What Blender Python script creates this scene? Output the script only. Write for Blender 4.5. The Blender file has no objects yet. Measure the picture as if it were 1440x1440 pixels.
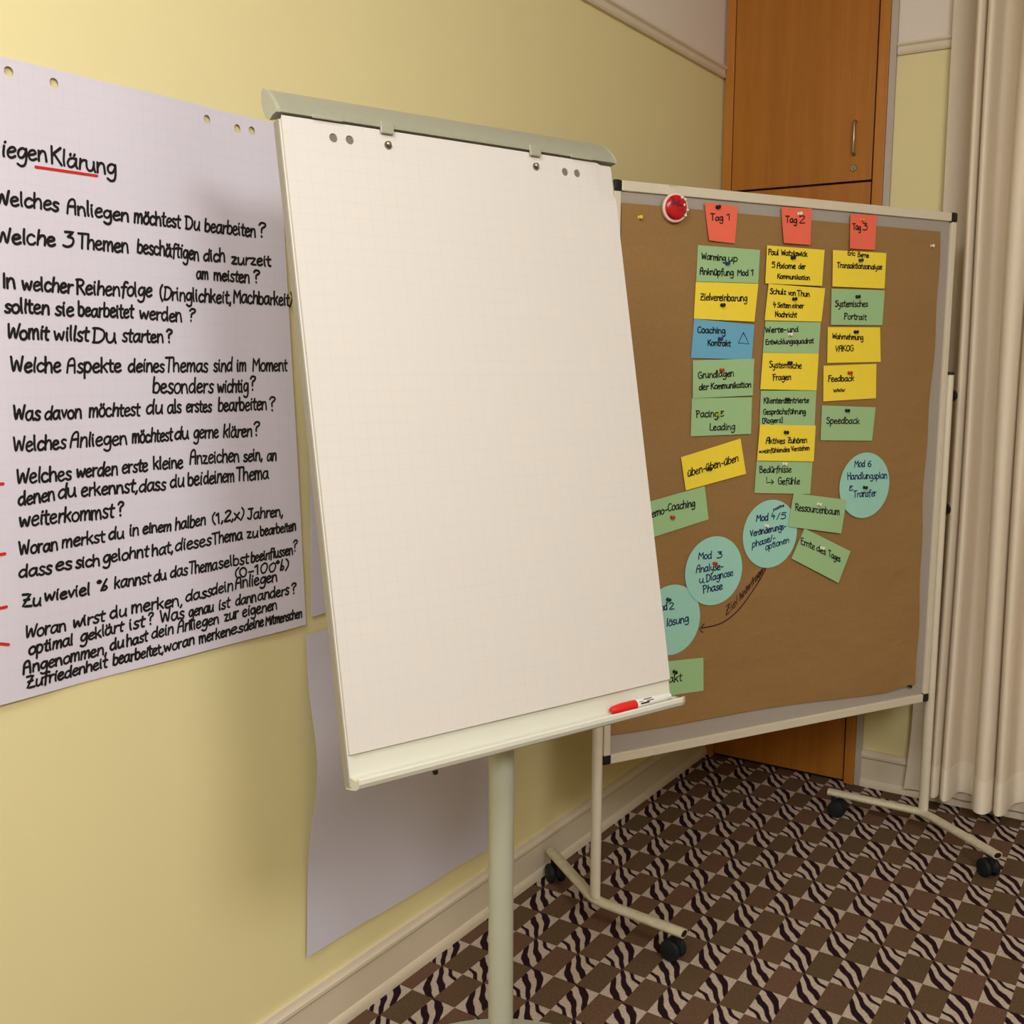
import bpy, bmesh, math, random
from mathutils import Vector, Matrix
random.seed(7)
scene = bpy.context.scene
C = scene.collection
V = Vector

# ------------------------------------------------------------------ camera, light, exposure
CAM = V((1.57376, 0.0, 1.488))
RT = V((0.8396293, 0.54314123, 0.0044997))
UP = V((-0.07851965, 0.11317608, 0.99046749))
FW = V((-0.53745447, 0.83197883, -0.13767321))
FPX = 1547.05
cd = bpy.data.cameras.new('camera'); cam = bpy.data.objects.new('camera', cd); C.objects.link(cam)
cd.sensor_width = 36; cd.sensor_height = 36; cd.lens = 36 * FPX / 1440; cd.clip_start = 0.02
cam.matrix_world = Matrix(((RT.x, UP.x, -FW.x, CAM.x), (RT.y, UP.y, -FW.y, CAM.y), (RT.z, UP.z, -FW.z, CAM.z), (0, 0, 0, 1)))
scene.camera = cam
scene.view_settings.view_transform = 'Standard'
scene.view_settings.look = 'None'
scene.view_settings.gamma = 1.0
scene.view_settings.use_curve_mapping = False
scene.view_settings.exposure = 0.46
w = bpy.data.worlds.new('world'); scene.world = w; w.use_nodes = True
w.node_tree.nodes['Background'].inputs[0].default_value = (1.0, 0.97, 0.93, 1)
w.node_tree.nodes['Background'].inputs[1].default_value = 0.10

def area(name, loc, target, size, power, col):
    l = bpy.data.lights.new(name, 'AREA'); l.energy = power; l.color = col; l.shape = 'DISK'; l.size = size
    o = bpy.data.objects.new(name, l); C.objects.link(o); o.location = loc
    o.rotation_euler = (V(target) - V(loc)).to_track_quat('-Z', 'Y').to_euler()
    return o
area('ceiling_light_near', (1.0, -0.2, 2.8), (0.6, 0.9, 0.3), 0.8, 20, (1.0, 1.0, 0.99))
area('ceiling_light_mid', (2.7, 0.35, 2.9), (1.2, 1.8, 0.6), 1.0, 46, (1.0, 1.0, 0.99))
area('ceiling_light_room', (2.7, -1.4, 2.9), (1.4, 1.2, 0.6), 1.2, 50, (1.0, 1.0, 0.99))

# ------------------------------------------------------------------ colour and materials
def lin(c):
    return tuple((x / 12.92 if x <= 0.04045 else ((x + 0.055) / 1.055) ** 2.4) for x in c)
def rgb(r, g, b): return lin((r / 255, g / 255, b / 255)) + (1,)
class NT:
    def __init__(s, m): s.t = m.node_tree; s.n = s.t.nodes; s.l = s.t.links
    def new(s, kind, **kw):
        n = s.n.new(kind)
        for k, v in kw.items(): setattr(n, k, v)
        return n
    def put(s, sock, v):
        if hasattr(v, 'is_output'): s.l.new(v, sock)
        else: sock.default_value = v
    def m(s, op, a, b=0.0, c=None):
        n = s.new('ShaderNodeMath', operation=op)
        s.put(n.inputs[0], a); s.put(n.inputs[1], b)
        if c is not None: s.put(n.inputs[2], c)
        return n.outputs[0]
    def mix(s, f, a, b):
        n = s.new('ShaderNodeMix', data_type='RGBA'); s.put(n.inputs[0], f); s.put(n.inputs[6], a); s.put(n.inputs[7], b)
        return n.outputs[2]
    def noise(s, scale, vec=None, detail=3.0):
        n = s.new('ShaderNodeTexNoise'); n.inputs['Scale'].default_value = scale; n.inputs['Detail'].default_value = detail
        if vec is not None: s.l.new(vec, n.inputs['Vector'])
        return n.outputs['Fac']
    def obj(s, scale=(1, 1, 1)):
        t = s.new('ShaderNodeTexCoord'); mp = s.new('ShaderNodeMapping'); mp.inputs['Scale'].default_value = scale
        s.l.new(t.outputs['Object'], mp.inputs['Vector']); return mp.outputs['Vector']
    def bump(s, h, strength, dist=0.002):
        b = s.new('ShaderNodeBump'); b.inputs['Strength'].default_value = strength; b.inputs['Distance'].default_value = dist
        s.l.new(h, b.inputs['Height']); s.l.new(b.outputs['Normal'], s.n['Principled BSDF'].inputs['Normal'])
def mat(name, col, rough=0.6, metal=0.0, var=0.05, nscale=30.0, bump=0.0, stretch=(1, 1, 1), spec=0.3):
    m = bpy.data.materials.new(name); m.use_nodes = True; t = NT(m); p = t.n['Principled BSDF']
    p.inputs['Roughness'].default_value = rough; p.inputs['Metallic'].default_value = metal
    p.inputs['Specular IOR Level'].default_value = spec
    v = t.obj(stretch); nz = t.noise(nscale, v)
    lo = tuple(x * (1 - var) for x in col[:3]) + (1,); hi = tuple(min(1, x * (1 + var)) for x in col[:3]) + (1,)
    t.l.new(t.mix(nz, lo, hi), p.inputs['Base Color'])
    if bump: t.bump(nz, bump)
    return m

M_yellow = mat('yellow_wall_paint', rgb(232, 219, 166), 0.75, var=0.02, nscale=6, bump=0.06)
M_cream = mat('white_wall_paint', rgb(232, 220, 208), 0.8, var=0.02, nscale=6)
M_base = mat('white_lacquer_trim', rgb(222, 208, 185), 0.45, var=0.03, nscale=8)
M_ceil = mat('ceiling_paint', rgb(235, 228, 215), 0.85)
M_grey = mat('grey_trim_paint', rgb(190, 178, 165), 0.6)
M_alu = mat('light_grey_aluminium', rgb(205, 200, 182), 0.42, 0.15, var=0.05, nscale=60)
M_alu_d = mat('satin_grey_rail', rgb(178, 178, 158), 0.38, 0.35, var=0.05, nscale=90, stretch=(1, 1, 1))
M_frame = mat('silver_frame_lacquer', rgb(222, 212, 192), 0.42, 0.1, var=0.04, nscale=40)
M_foot = mat('scuffed_cream_metal', rgb(208, 198, 172), 0.5, 0.1, var=0.22, nscale=55)
M_pole = mat('grey_beige_powder_coat', rgb(178, 178, 160), 0.45, 0.1, var=0.04, nscale=25)
M_felt = mat('grey_felt', rgb(170, 160, 150), 0.95, var=0.16, nscale=350, bump=0.2)
M_board = mat('white_enamel_board', rgb(214, 212, 198), 0.35, var=0.02, nscale=10)
M_black = mat('black_plastic', rgb(28, 26, 26), 0.5, var=0.1)
M_rubber = mat('dark_caster_rubber', rgb(24, 27, 28), 0.6, var=0.15)
M_kraft = None
M_ink = mat('black_marker_ink', rgb(26, 22, 22), 0.6, var=0.1, nscale=90)
M_blue_ink = mat('blue_marker_ink', rgb(22, 34, 92), 0.6, var=0.1, nscale=90)
M_red_ink = mat('red_marker_ink', rgb(205, 40, 38), 0.6, var=0.08, nscale=90)
M_brown_ink = mat('maroon_marker_ink', rgb(62, 22, 24), 0.6, var=0.08, nscale=90)
M_steel = mat('brushed_steel', rgb(160, 145, 118), 0.32, 0.8, var=0.06, nscale=80)
M_dark = mat('dark_gap', rgb(40, 14, 8), 0.8)

def wood(name, c1, c2, seed=0.0):
    m = bpy.data.materials.new(name); m.use_nodes = True; t = NT(m); p = t.n['Principled BSDF']
    p.inputs['Roughness'].default_value = 0.42; p.inputs['Specular IOR Level'].default_value = 0.35
    v = t.obj((14, 14, 0.7)); n1 = t.noise(2.2, v, 5.0)
    v2 = t.obj((160, 160, 3)); n2 = t.noise(2.0, v2, 2.0)
    v3 = t.obj((3, 3, 0.5)); n3 = t.noise(1.2, v3, 2.0)
    f = t.m('ADD', t.m('MULTIPLY', n1, 0.5), t.m('ADD', t.m('MULTIPLY', n2, 0.3), t.m('MULTIPLY', n3, 0.35)))
    f = t.m('MULTIPLY', t.m('SUBTRACT', f, 0.32), 2.0)
    f = t.m('MINIMUM', t.m('MAXIMUM', f, 0.0), 1.0)
    t.l.new(t.mix(f, c1, c2), p.inputs['Base Color'])
    return m
M_wood = wood('warm_cherry_veneer', rgb(154, 90, 22), rgb(186, 120, 44))
M_woodf = wood('cherry_frame_veneer', rgb(168, 102, 30), rgb(196, 128, 52))

def paper(name, col, pitch=0.025, lw=0.0005, line=0.93, uvmap=True):
    """paper with a faint printed square grid; the UV map is in metres"""
    m = bpy.data.materials.new(name); m.use_nodes = True; t = NT(m); p = t.n['Principled BSDF']
    p.inputs['Roughness'].default_value = 0.85; p.inputs['Specular IOR Level'].default_value = 0.15
    uv = t.new('ShaderNodeUVMap'); sp = t.new('ShaderNodeSeparateXYZ'); t.l.new(uv.outputs[0], sp.inputs[0])
    nz = t.noise(5.0, uv.outputs[0])
    masks = []
    for k in (0, 1):
        d = t.m('ABSOLUTE', t.m('SUBTRACT', t.m('FRACT', t.m('DIVIDE', sp.outputs[k], pitch)), 0.5))
        masks.append(t.m('GREATER_THAN', d, 0.5 - lw / pitch))
    f = t.m('MULTIPLY', t.m('MAXIMUM', masks[0], masks[1]), t.m('ADD', t.m('MULTIPLY', nz, 1.2), 0.1))
    dk = tuple(x * line for x in col[:3]) + (1,)
    t.l.new(t.mix(f, col, dk), p.inputs['Base Color'])
    n2 = t.noise(14.0, uv.outputs[0], 2.0); t.bump(n2, 0.12, 0.004)
    return m
M_pad = paper('white_squared_paper', rgb(214, 207, 200))
M_sheet = paper('white_squared_sheet', rgb(219, 212, 224))
M_sheet_plain = paper('plain_lilac_white_sheet', rgb(210, 204, 218), lw=0.0)

def kraft():
    m = bpy.data.materials.new('brown_kraft_paper'); m.use_nodes = True; t = NT(m); p = t.n['Principled BSDF']
    p.inputs['Roughness'].default_value = 0.8; p.inputs['Specular IOR Level'].default_value = 0.2
    v = t.obj((1, 1, 1)); n1 = t.noise(160, v, 4.0); n2 = t.noise(2.5, v, 2.0)
    f = t.m('ADD', t.m('MULTIPLY', n1, 0.6), t.m('MULTIPLY', n2, 0.4))
    t.l.new(t.mix(f, rgb(138, 104, 62), rgb(166, 130, 84)), p.inputs['Base Color'])
    t.bump(t.noise(4.5, t.obj((1, 1, 2.2)), 3.0), 0.5, 0.02)
    return m
M_kraft = kraft()
CARD = {'green': mat('green_card', rgb(162, 199, 146), 0.8, var=0.03, nscale=60),
        'yellow': mat('yellow_card', rgb(250, 222, 66), 0.8, var=0.03, nscale=60),
        'blue': mat('blue_card', rgb(110, 176, 208), 0.8, var=0.03, nscale=60),
        'red': mat('red_card', rgb(246, 112, 88), 0.8, var=0.03, nscale=60),
        'aqua': mat('aqua_round_card', rgb(160, 213, 198), 0.8, var=0.03, nscale=60)}
PIN = {'black': mat('black_pin', rgb(22, 22, 24), 0.35), 'white': mat('white_pin', rgb(235, 228, 215), 0.35),
       'red': mat('red_pin', rgb(190, 50, 30), 0.35), 'orange': mat('orange_pin', rgb(238, 140, 50), 0.35),
       'blue': mat('blue_pin', rgb(30, 60, 120), 0.35), 'yellow': mat('yellow_pin', rgb(236, 205, 80), 0.35),
       'green': mat('dark_green_pin', rgb(20, 56, 44), 0.35), 'lime': mat('lime_pin', rgb(160, 170, 60), 0.35)}

def carpet():
    m = bpy.data.materials.new('zebra_checked_carpet'); m.use_nodes = True; t = NT(m); p = t.n['Principled BSDF']
    p.inputs['Roughness'].default_value = 0.95; p.inputs['Specular IOR Level'].default_value = 0.1
    tc = t.new('ShaderNodeTexCoord'); sp = t.new('ShaderNodeSeparateXYZ'); t.l.new(tc.outputs['Object'], sp.inputs[0])
    ox, oy = 0.750047, 2.627279; ax, ay = 0.0637205, -0.0021582; bx, by = 0.0011028, -0.1216042
    det = ax * by - ay * bx
    dx = t.m('SUBTRACT', sp.outputs[0], ox); dy = t.m('SUBTRACT', sp.outputs[1], oy)
    a = t.m('ADD', t.m('MULTIPLY', dx, by / det), t.m('MULTIPLY', dy, -bx / det))
    b = t.m('ADD', t.m('MULTIPLY', dx, -ay / det), t.m('MULTIPLY', dy, ax / det))
    i = t.m('FLOOR', a); j = t.m('FLOOR', b)
    fa = t.m('SUBTRACT', a, i); fb = t.m('SUBTRACT', b, j)
    oi = t.m('FLOORED_MODULO', i, 2.0); odd = t.m('FLOORED_MODULO', t.m('ADD', i, j), 2.0)
    def flip(x):
        return t.m('ADD', t.m('MULTIPLY', x, t.m('SUBTRACT', 1.0, oi)), t.m('MULTIPLY', t.m('SUBTRACT', 1.0, x), oi))
    fa = flip(fa); fb = flip(fb)
    wob = t.m('MULTIPLY', t.m('SINE', t.m('MULTIPLY', t.m('ADD', fa, t.m('MULTIPLY', fb, 0.6)), 9.0)), 0.020)
    nzw = t.m('MULTIPLY', t.m('SUBTRACT', t.noise(60, tc.outputs['Object'], 1.0), 0.5), 0.04)
    y = t.m('ADD', fb, t.m('ADD', wob, nzw))
    def stripe(c0, c1, c2, w0, w1, w2):
        c = t.m('ADD', c0, t.m('MULTIPLY', fa, t.m('ADD', c1, t.m('MULTIPLY', fa, c2))))
        wd = t.m('ADD', w0, t.m('MULTIPLY', fa, t.m('ADD', w1, t.m('MULTIPLY', fa, w2))))
        d = t.m('SUBTRACT', t.m('ABSOLUTE', t.m('SUBTRACT', y, c)), wd)
        mr = t.new('ShaderNodeMapRange'); mr.inputs['From Min'].default_value = 0.012; mr.inputs['From Max'].default_value = -0.012
        t.l.new(d, mr.inputs['Value']); return mr.outputs[0]
    s1 = stripe(0.0, 0.02, 0.58, 0.045, 0.22, -0.14)
    s2 = stripe(0.33, 0.33, 0.34, 0.095, 0.05, -0.065)
    s3 = stripe(0.74, 0.20, 0.36, 0.040, 0.05, 0.0)
    dark = t.m('MAXIMUM', s1, t.m('MAXIMUM', s2, s3))
    fuzz = t.noise(190, tc.outputs['Object'], 2.0)
    z = t.mix(dark, rgb(194, 176, 162), rgb(44, 22, 30))
    wn = t.new('ShaderNodeTexWhiteNoise', noise_dimensions='2D'); cv = t.new('ShaderNodeCombineXYZ')
    t.l.new(i, cv.inputs[0]); t.l.new(j, cv.inputs[1]); t.l.new(cv.outputs[0], wn.inputs['Vector'])
    pl = t.mix(wn.outputs['Value'], rgb(112, 82, 66), rgb(98, 79, 58))
    col = t.mix(odd, z, pl)
    fz = t.m('ADD', t.m('MULTIPLY', fuzz, 1.0), 0.45)
    mx = t.new('ShaderNodeMix', data_type='RGBA', blend_type='MULTIPLY'); mx.inputs[0].default_value = 1.0
    t.l.new(col, mx.inputs[6]); cc = t.new('ShaderNodeCombineColor')
    for k in range(3): t.l.new(fz, cc.inputs[k])
    t.l.new(cc.outputs[0], mx.inputs[7]); t.l.new(mx.outputs[2], p.inputs['Base Color'])
    t.bump(fuzz, 0.5, 0.004)
    return m
M_carpet = carpet()

def cloth(name, col, transl=0.15):
    m = mat(name, col, 0.9, var=0.05, nscale=420, bump=0.15, spec=0.1)
    return m
M_curt = cloth('cream_curtain_fabric', rgb(236, 222, 202))
M_hem = cloth('cream_curtain_hem', rgb(244, 232, 213))
M_lining = cloth('beige_curtain_lining', rgb(222, 207, 186))

# ------------------------------------------------------------------ helpers
def link(o, parent=None):
    C.objects.link(o)
    if parent is not None: o.parent = parent
    return o
def tag(o, label=None, cat=None, group=None, kind=None):
    if label: o['label'] = label
    if cat: o['category'] = cat
    if group: o['group'] = group
    if kind: o['kind'] = kind
    return o
def empty(name, loc, label, cat, group=None):
    o = bpy.data.objects.new(name, None); o.location = loc; o.empty_display_size = 0.05; link(o)
    return tag(o, label, cat, group)
def worldloc(o):
    l = V(o.location)
    if o.parent is not None: l = l + worldloc(o.parent)
    return l
def obj(name, bm, material, parent=None, smooth=None, origin=None, recalc=True):
    """links a bmesh whose vertices are in room coordinates; no object is rotated, so only locations matter"""
    if recalc: bmesh.ops.recalc_face_normals(bm, faces=bm.faces)
    if origin is None:
        if parent is not None: origin = worldloc(parent)
        else:
            xs = [v.co for v in bm.verts]
            origin = V(((min(c.x for c in xs) + max(c.x for c in xs)) / 2, (min(c.y for c in xs) + max(c.y for c in xs)) / 2, min(c.z for c in xs)))
    origin = V(origin)
    for v in bm.verts: v.co -= origin
    me = bpy.data.meshes.new(name); bm.to_mesh(me); bm.free()
    for mm in (material if isinstance(material, (list, tuple)) else [material]): me.materials.append(mm)
    if smooth is not None:
        for f in me.polygons: f.use_smooth = True
        try: me.set_sharp_from_angle(angle=math.radians(smooth))
        except Exception: pass
    o = bpy.data.objects.new(name, me)
    o.location = origin if parent is None else origin - worldloc(parent)
    return link(o, parent)
def quad_box(bm, P, s0, s1, t0, t1, d0, d1, bev=0.0):
    """box in a local frame given by P(s,t,d)"""
    b2 = bmesh.new()
    vs = [b2.verts.new(P(s, t, d)) for s in (s0, s1) for t in (t0, t1) for d in (d0, d1)]
    for f in ((0, 1, 3, 2), (4, 6, 7, 5), (0, 4, 5, 1), (2, 3, 7, 6), (0, 2, 6, 4), (1, 5, 7, 3)): b2.faces.new([vs[k] for k in f])
    bmesh.ops.recalc_face_normals(b2, faces=b2.faces)
    if bev: bmesh.ops.bevel(b2, geom=b2.edges[:], offset=bev, segments=2, affect='EDGES', profile=0.5)
    merge(bm, b2)
def merge(bm, b2):
    mp = {}
    for v in b2.verts: mp[v] = bm.verts.new(v.co)
    for f in b2.faces:
        nf = bm.faces.new([mp[v] for v in f.verts]); nf.smooth = f.smooth; nf.material_index = f.material_index
    b2.free()
WP = lambda x, y, z: V((x, y, z))
def wbox(bm, x0, x1, y0, y1, z0, z1, bev=0.0): quad_box(bm, WP, x0, x1, y0, y1, z0, z1, bev)
def prism(bm, P, prof, s0, s1):
    """extrude a closed (d,t) profile along s"""
    a = [bm.verts.new(P(s0, t, d)) for d, t in prof]; b = [bm.verts.new(P(s1, t, d)) for d, t in prof]
    n = len(prof)
    for k in range(n): bm.faces.new((a[k], a[(k + 1) % n], b[(k + 1) % n], b[k]))
    bm.faces.new(a); bm.faces.new(b[::-1])
def tube(bm, pts, r, seg=16, ry=None, upv=None, cap=True):
    """tube along points; ry gives an oval section (r sideways, ry along upv)"""
    pts = [V(p) for p in pts]; rings = []
    for k, p in enumerate(pts):
        d = (pts[min(k + 1, len(pts) - 1)] - pts[max(k - 1, 0)]).normalized()
        u = V(upv) if upv else (V((0, 0, 1)) if abs(d.z) < 0.9 else V((1, 0, 0)))
        s = d.cross(u).normalized(); u2 = s.cross(d)
        rr = r[k] if isinstance(r, (list, tuple)) else r
        q = ry if ry is not None else rr
        rings.append([bm.verts.new(p + s * rr * math.cos(2 * math.pi * j / seg) + u2 * q * math.sin(2 * math.pi * j / seg)) for j in range(seg)])
    for A, B in zip(rings, rings[1:]):
        for j in range(seg): bm.faces.new((A[j], A[(j + 1) % seg], B[(j + 1) % seg], B[j]))
    if cap: bm.faces.new(rings[0][::-1]); bm.faces.new(rings[-1])
def lathe(bm, o, axis, prof, seg=24):
    """revolve (radius, height) pairs about axis through o"""
    o = V(o); ax = V(axis).normalized(); u = ax.orthogonal().normalized(); v = ax.cross(u)
    rings = []
    for r, h in prof:
        if r < 1e-6: rings.append([bm.verts.new(o + ax * h)])
        else: rings.append([bm.verts.new(o + ax * h + (u * math.cos(2 * math.pi * j / seg) + v * math.sin(2 * math.pi * j / seg)) * r) for j in range(seg)])
    for A, B in zip(rings, rings[1:]):
        for j in range(seg):
            k = (j + 1) % seg
            if len(A) == 1 and len(B) == 1: continue
            if len(A) == 1: bm.faces.new((A[0], B[j], B[k]))
            elif len(B) == 1: bm.faces.new((A[j], A[k], B[0]))
            else: bm.faces.new((A[j], A[k], B[k], B[j]))
    if len(rings[0]) > 1: bm.faces.new(rings[0][::-1])
    if len(rings[-1]) > 1: bm.faces.new(rings[-1])

# where a point of the photograph lies on one of the real planes of the room
def ray(q): return FW + RT * ((q[0] - 720) / FPX) - UP * ((q[1] - 720) / FPX)
def on_plane(q, p0, n):
    d = ray(q); return CAM + d * ((V(p0) - CAM).dot(n) / d.dot(n))

# ------------------------------------------------------------------ handwriting: a stroke alphabet (x-height 4, capitals 7)
GL = {}
def G(ch, w, s): GL[ch] = (w, [(st.startswith('!'), [tuple(map(float, p.split(','))) for p in st.strip('!').split()]) for st in s.split('|')])
G('a', 4.6, '3.6,3.3 2.4,4 .9,3.2 .4,1.5 1.2,.1 2.6,.6 3.5,2.6 3.6,3.9|3.6,4 3.6,1.3 4.2,.1')
G('b', 4.2, '.6,7 .5,3 .6,.2|.6,1 .8,3 2,4 3.4,3.2 3.5,1.2 2.3,0 .8,.4')
G('c', 3.8, '3.2,3.4 2.1,4 .8,3.2 .4,1.6 1.2,.2 2.6,.2 3.4,.9')
G('d', 4.4, '3.5,3 2.3,3.9 .9,3 .4,1.4 1.3,.1 2.6,.6 3.5,2|3.7,7 3.5,3 3.7,0')
G('e', 3.9, '.5,1.9 2,2.2 3.2,2.9 2.6,3.9 1.3,3.7 .4,2.2 .8,.5 2,0 3.4,.7')
G('f', 3.2, '3.2,6.6 2.2,7 1.5,5.8 1.4,2 1.3,-1|.2,3.8 1.5,4 2.9,4.1')
G('g', 4.3, '3.5,3.2 2.3,4 .9,3.2 .5,1.7 1.3,.5 2.6,.9 3.5,2.8|3.6,3.9 3.7,0 3.2,-2.4 1.8,-3 .5,-2.2')
G('h', 4.1, '.6,7 .5,3 .5,0|.5,2 1.5,3.8 2.8,3.9 3.3,2.6 3.4,0')
G('i', 1.9, '.7,4 .7,1.5 1,.1|.8,5.6 1,6')
G('j', 2.2, '1.2,4 1.2,0 .8,-2.4 -.4,-2.8|1.2,5.6 1.4,6')
G('k', 3.7, '.6,7 .5,3 .5,0|!3.1,4 .7,1.9|!1.4,2.5 3.2,0')
G('l', 1.7, '.7,7 .6,2 .9,.1')
G('m', 5.6, '.5,4 .5,0|.5,2 1.4,3.9 2.4,3.6 2.6,0|2.6,2 3.6,3.9 4.6,3.6 4.9,0')
G('n', 4.1, '.5,4 .5,0|.5,2 1.6,3.9 2.9,3.7 3.3,2 3.5,0')
G('o', 4.1, '2,4 .8,3.2 .4,1.8 1,.3 2.3,0 3.4,1 3.6,2.6 2.9,3.8 2,4')
G('p', 4.1, '.6,4 .5,0 .5,-3|.5,2 1.2,3.8 2.6,3.9 3.5,2.4 2.8,.4 1.5,0 .6,.8')
G('q', 4.3, '3.5,3.2 2.3,4 .9,3.2 .5,1.7 1.3,.2 2.6,.9 3.5,2.8|3.6,3.9 3.7,-3')
G('r', 2.9, '.5,4 .6,0|.6,2.2 1.4,3.6 2.7,3.8')
G('s', 3.2, '2.8,3.6 1.6,4 .7,3.2 1.4,2.2 2.6,1.4 2.4,.3 1.2,0 .3,.6')
G('t', 2.8, '1.3,6.2 1.1,2 1.4,.3 2.4,.1|.1,4 2.6,4.1')
G('u', 4.2, '.5,4 .5,1.4 1.3,.1 2.6,.6 3.3,2.4|3.4,4 3.4,1.4 3.8,0')
G('v', 3.5, '!.4,4 1.6,.1 3,4')
G('w', 5.2, '.4,4 1.1,.2 2.4,3.2 3.5,.2 4.8,4')
G('x', 3.4, '!.5,4 3.1,0|!3.1,4 .4,0')
G('y', 3.9, '.5,4 .7,1.6 1.7,.8 2.9,1.6 3.4,4|3.4,4 3,0 2,-2.6 .6,-2.8')
G('z', 3.6, '!.4,3.9 3,3.9 .4,.1 3.2,.1')
G('A', 4.8, '.4,0 1,5 2.2,7 3.6,6.4 3.9,0|.8,3.2 3.9,3.4')
G('B', 4.5, '.6,7 .5,0|.5,7 2.6,6.8 3.2,5.4 2.2,3.9 .7,3.7|2.2,3.8 3.8,2.4 3.2,.5 .5,0')
G('C', 4.5, '4,6.2 2.6,7 1,5.6 .4,3 1.2,.6 2.8,0 4.2,1')
G('D', 5.0, '.8,7 .7,0|.2,6.8 2.4,6.8 4.2,5.2 4.3,2.2 2.6,.2 .3,.1')
G('E', 4.0, '!3.5,6.9 .7,6.8 .5,.1 3.6,.1|!.6,3.7 3,3.7')
G('F', 3.9, '!3.8,6.9 .3,6.6|!1,6.7 .8,0|!.9,3.6 3.2,3.8')
G('G', 4.7, '4,6.2 2.6,7 1,5.6 .4,3 1.2,.6 2.8,0 4.1,1 4.2,3 2.6,3.1')
G('H', 4.6, '.6,7 .5,0|4,7 4,0|.5,3.5 4,3.7')
G('I', 1.6, '.8,7 .7,0')
G('J', 4.2, '2.9,7 2.8,1.4 1.8,0 .4,.8|1,6.9 4,7')
G('K', 4.3, '.6,7 .5,0|!4,7 .6,3|!1.4,3.7 4.1,0')
G('L', 3.9, '!.6,7 .5,.1 3.6,.1')
G('M', 5.8, '!.5,0 .8,7 2.8,2.4 4.8,7 5.2,0')
G('N', 4.7, '!.5,0 .7,7 3.9,0 4.1,7')
G('O', 4.7, '2.3,7 .9,5.6 .4,3.2 1.2,.5 2.6,0 4,1.6 4.2,4.4 3.4,6.4 2.3,7')
G('P', 4.1, '.8,7 .7,0|.2,6.8 2.6,7 3.8,5.6 2.8,3.8 .8,3.4')
G('R', 4.5, '.8,7 .7,0|.2,6.8 2.6,7 3.8,5.6 2.8,3.8 .8,3.6|!1.6,3.6 4.2,0')
G('S', 4.0, '3.6,6.4 2.2,7 .8,5.8 1.4,4.2 3,3 3.4,1.2 2,0 .4,.8')
G('T', 4.5, '!.1,6.8 4.4,7|2.2,6.9 2,0')
G('V', 4.3, '!.4,7 2,0 3.9,7')
G('W', 6.0, '.4,7 1.4,.2 2.9,5 4.2,.2 5.6,7.2')
G('Z', 4.6, '!.5,6.8 4,6.9 .4,.2 4.3,.2|1,3.4 3.4,3.6')
G('0', 4.2, '2.1,6.6 .8,5 .5,2.6 1.4,.2 2.8,.4 3.6,3 3.2,5.6 2.1,6.6')
G('1', 2.4, '!.3,5.2 1.5,6.8 1.5,0')
G('2', 4.0, '.6,5.6 1.8,6.8 3.2,6 3,4 .5,.1 3.6,.2')
G('3', 3.9, '!.5,6.7 3.2,6.7 1.6,4.2|1.6,4.2 3.3,3.4 3.2,1 1.8,0 .4,.5')
G('4', 3.9, '!1.4,6.8 .5,3 3.4,3.1|!2.5,4.6 2.3,0')
G('5', 3.9, '!3.4,6.8 1,6.8 .8,4|.8,4 2.4,4.3 3.4,2.6 2.6,.4 .5,.2')
G('6', 3.9, '3,6.8 1.2,5 .5,2.2 1.4,.1 3,.6 3.2,2.6 1.8,3.4 .7,2.4')
G('?', 3.3, '.4,5.6 1.2,6.9 2.6,6.4 2.6,5 1.4,3.6 1.3,2|1.3,.3 1.4,.05')
G('!', 1.6, '.8,7 .7,2|.7,.2 .7,0')
G(',', 1.6, '1,.5 .8,-.6 .4,-1.2')
G('.', 1.4, '.6,.2 .8,0')
G('-', 3.2, '!.5,2.3 2.7,2.4')
G('=', 3.2, '!.4,2.8 2.7,2.9|!.4,1.4 2.7,1.5')
G('>', 2.6, '!.3,3.8 2.2,2.2 .4,.6')
G('(', 2.4, '2,7.4 .8,5 .7,2 1.8,-.8')
G(')', 2.4, '.4,7.4 1.6,5 1.6,2 .4,-.8')
G('[', 2.4, '!2,7 .7,7 .6,-.6 1.9,-.6')
G(']', 2.4, '!.4,7 1.7,7 1.6,-.6 .3,-.6')
G('/', 2.6, '!2.2,6.6 .3,-.4')
G('%', 4.6, '1,6.6 .4,5.6 1,4.7 1.7,5.6 1,6.6|!3.4,7 2.2,0|2.3,1 3.4,2.4 4,1.2 3.2,0 2.3,.6')
G('&', 3.6, '3,4.6 1.4,5.4 .8,4.2 2,3.2 .6,2.2 .6,.5 2.2,.1 3,1')
G('~', 3.0, '.3,2 1,2.8 1.8,1.8 2.6,2.6')
for a, b in (('ä', 'a'), ('ö', 'o'), ('ü', 'u'), ('Ü', 'u')):
    wd, st = GL[b]
    GL[a] = (wd, st + [(True, [(1.2, 5.2), (1.3, 6.0)]), (True, [(2.7, 5.3), (2.9, 6.1)])])
GL[' '] = (2.4, [])
def smooth(pts, n=5):
    if len(pts) < 3: return pts
    out = []
    for k in range(len(pts) - 1):
        p0 = pts[max(k - 1, 0)]; p1 = pts[k]; p2 = pts[k + 1]; p3 = pts[min(k + 2, len(pts) - 1)]
        for q in range(n):
            t = q / n
            out.append(tuple(0.5 * (2 * p1[c] + (p2[c] - p0[c]) * t + (2 * p0[c] - 5 * p1[c] + 4 * p2[c] - p3[c]) * t * t + (3 * p1[c] - p0[c] - 3 * p2[c] + p3[c]) * t ** 3) for c in (0, 1)))
    out.append(pts[-1]); return out
def dense(pts, n=3):
    out = []
    for a, b in zip(pts, pts[1:]): out += [(a[0] + (b[0] - a[0]) * k / n, a[1] + (b[1] - a[1]) * k / n) for k in range(n)]
    return out + [pts[-1]]
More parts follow.
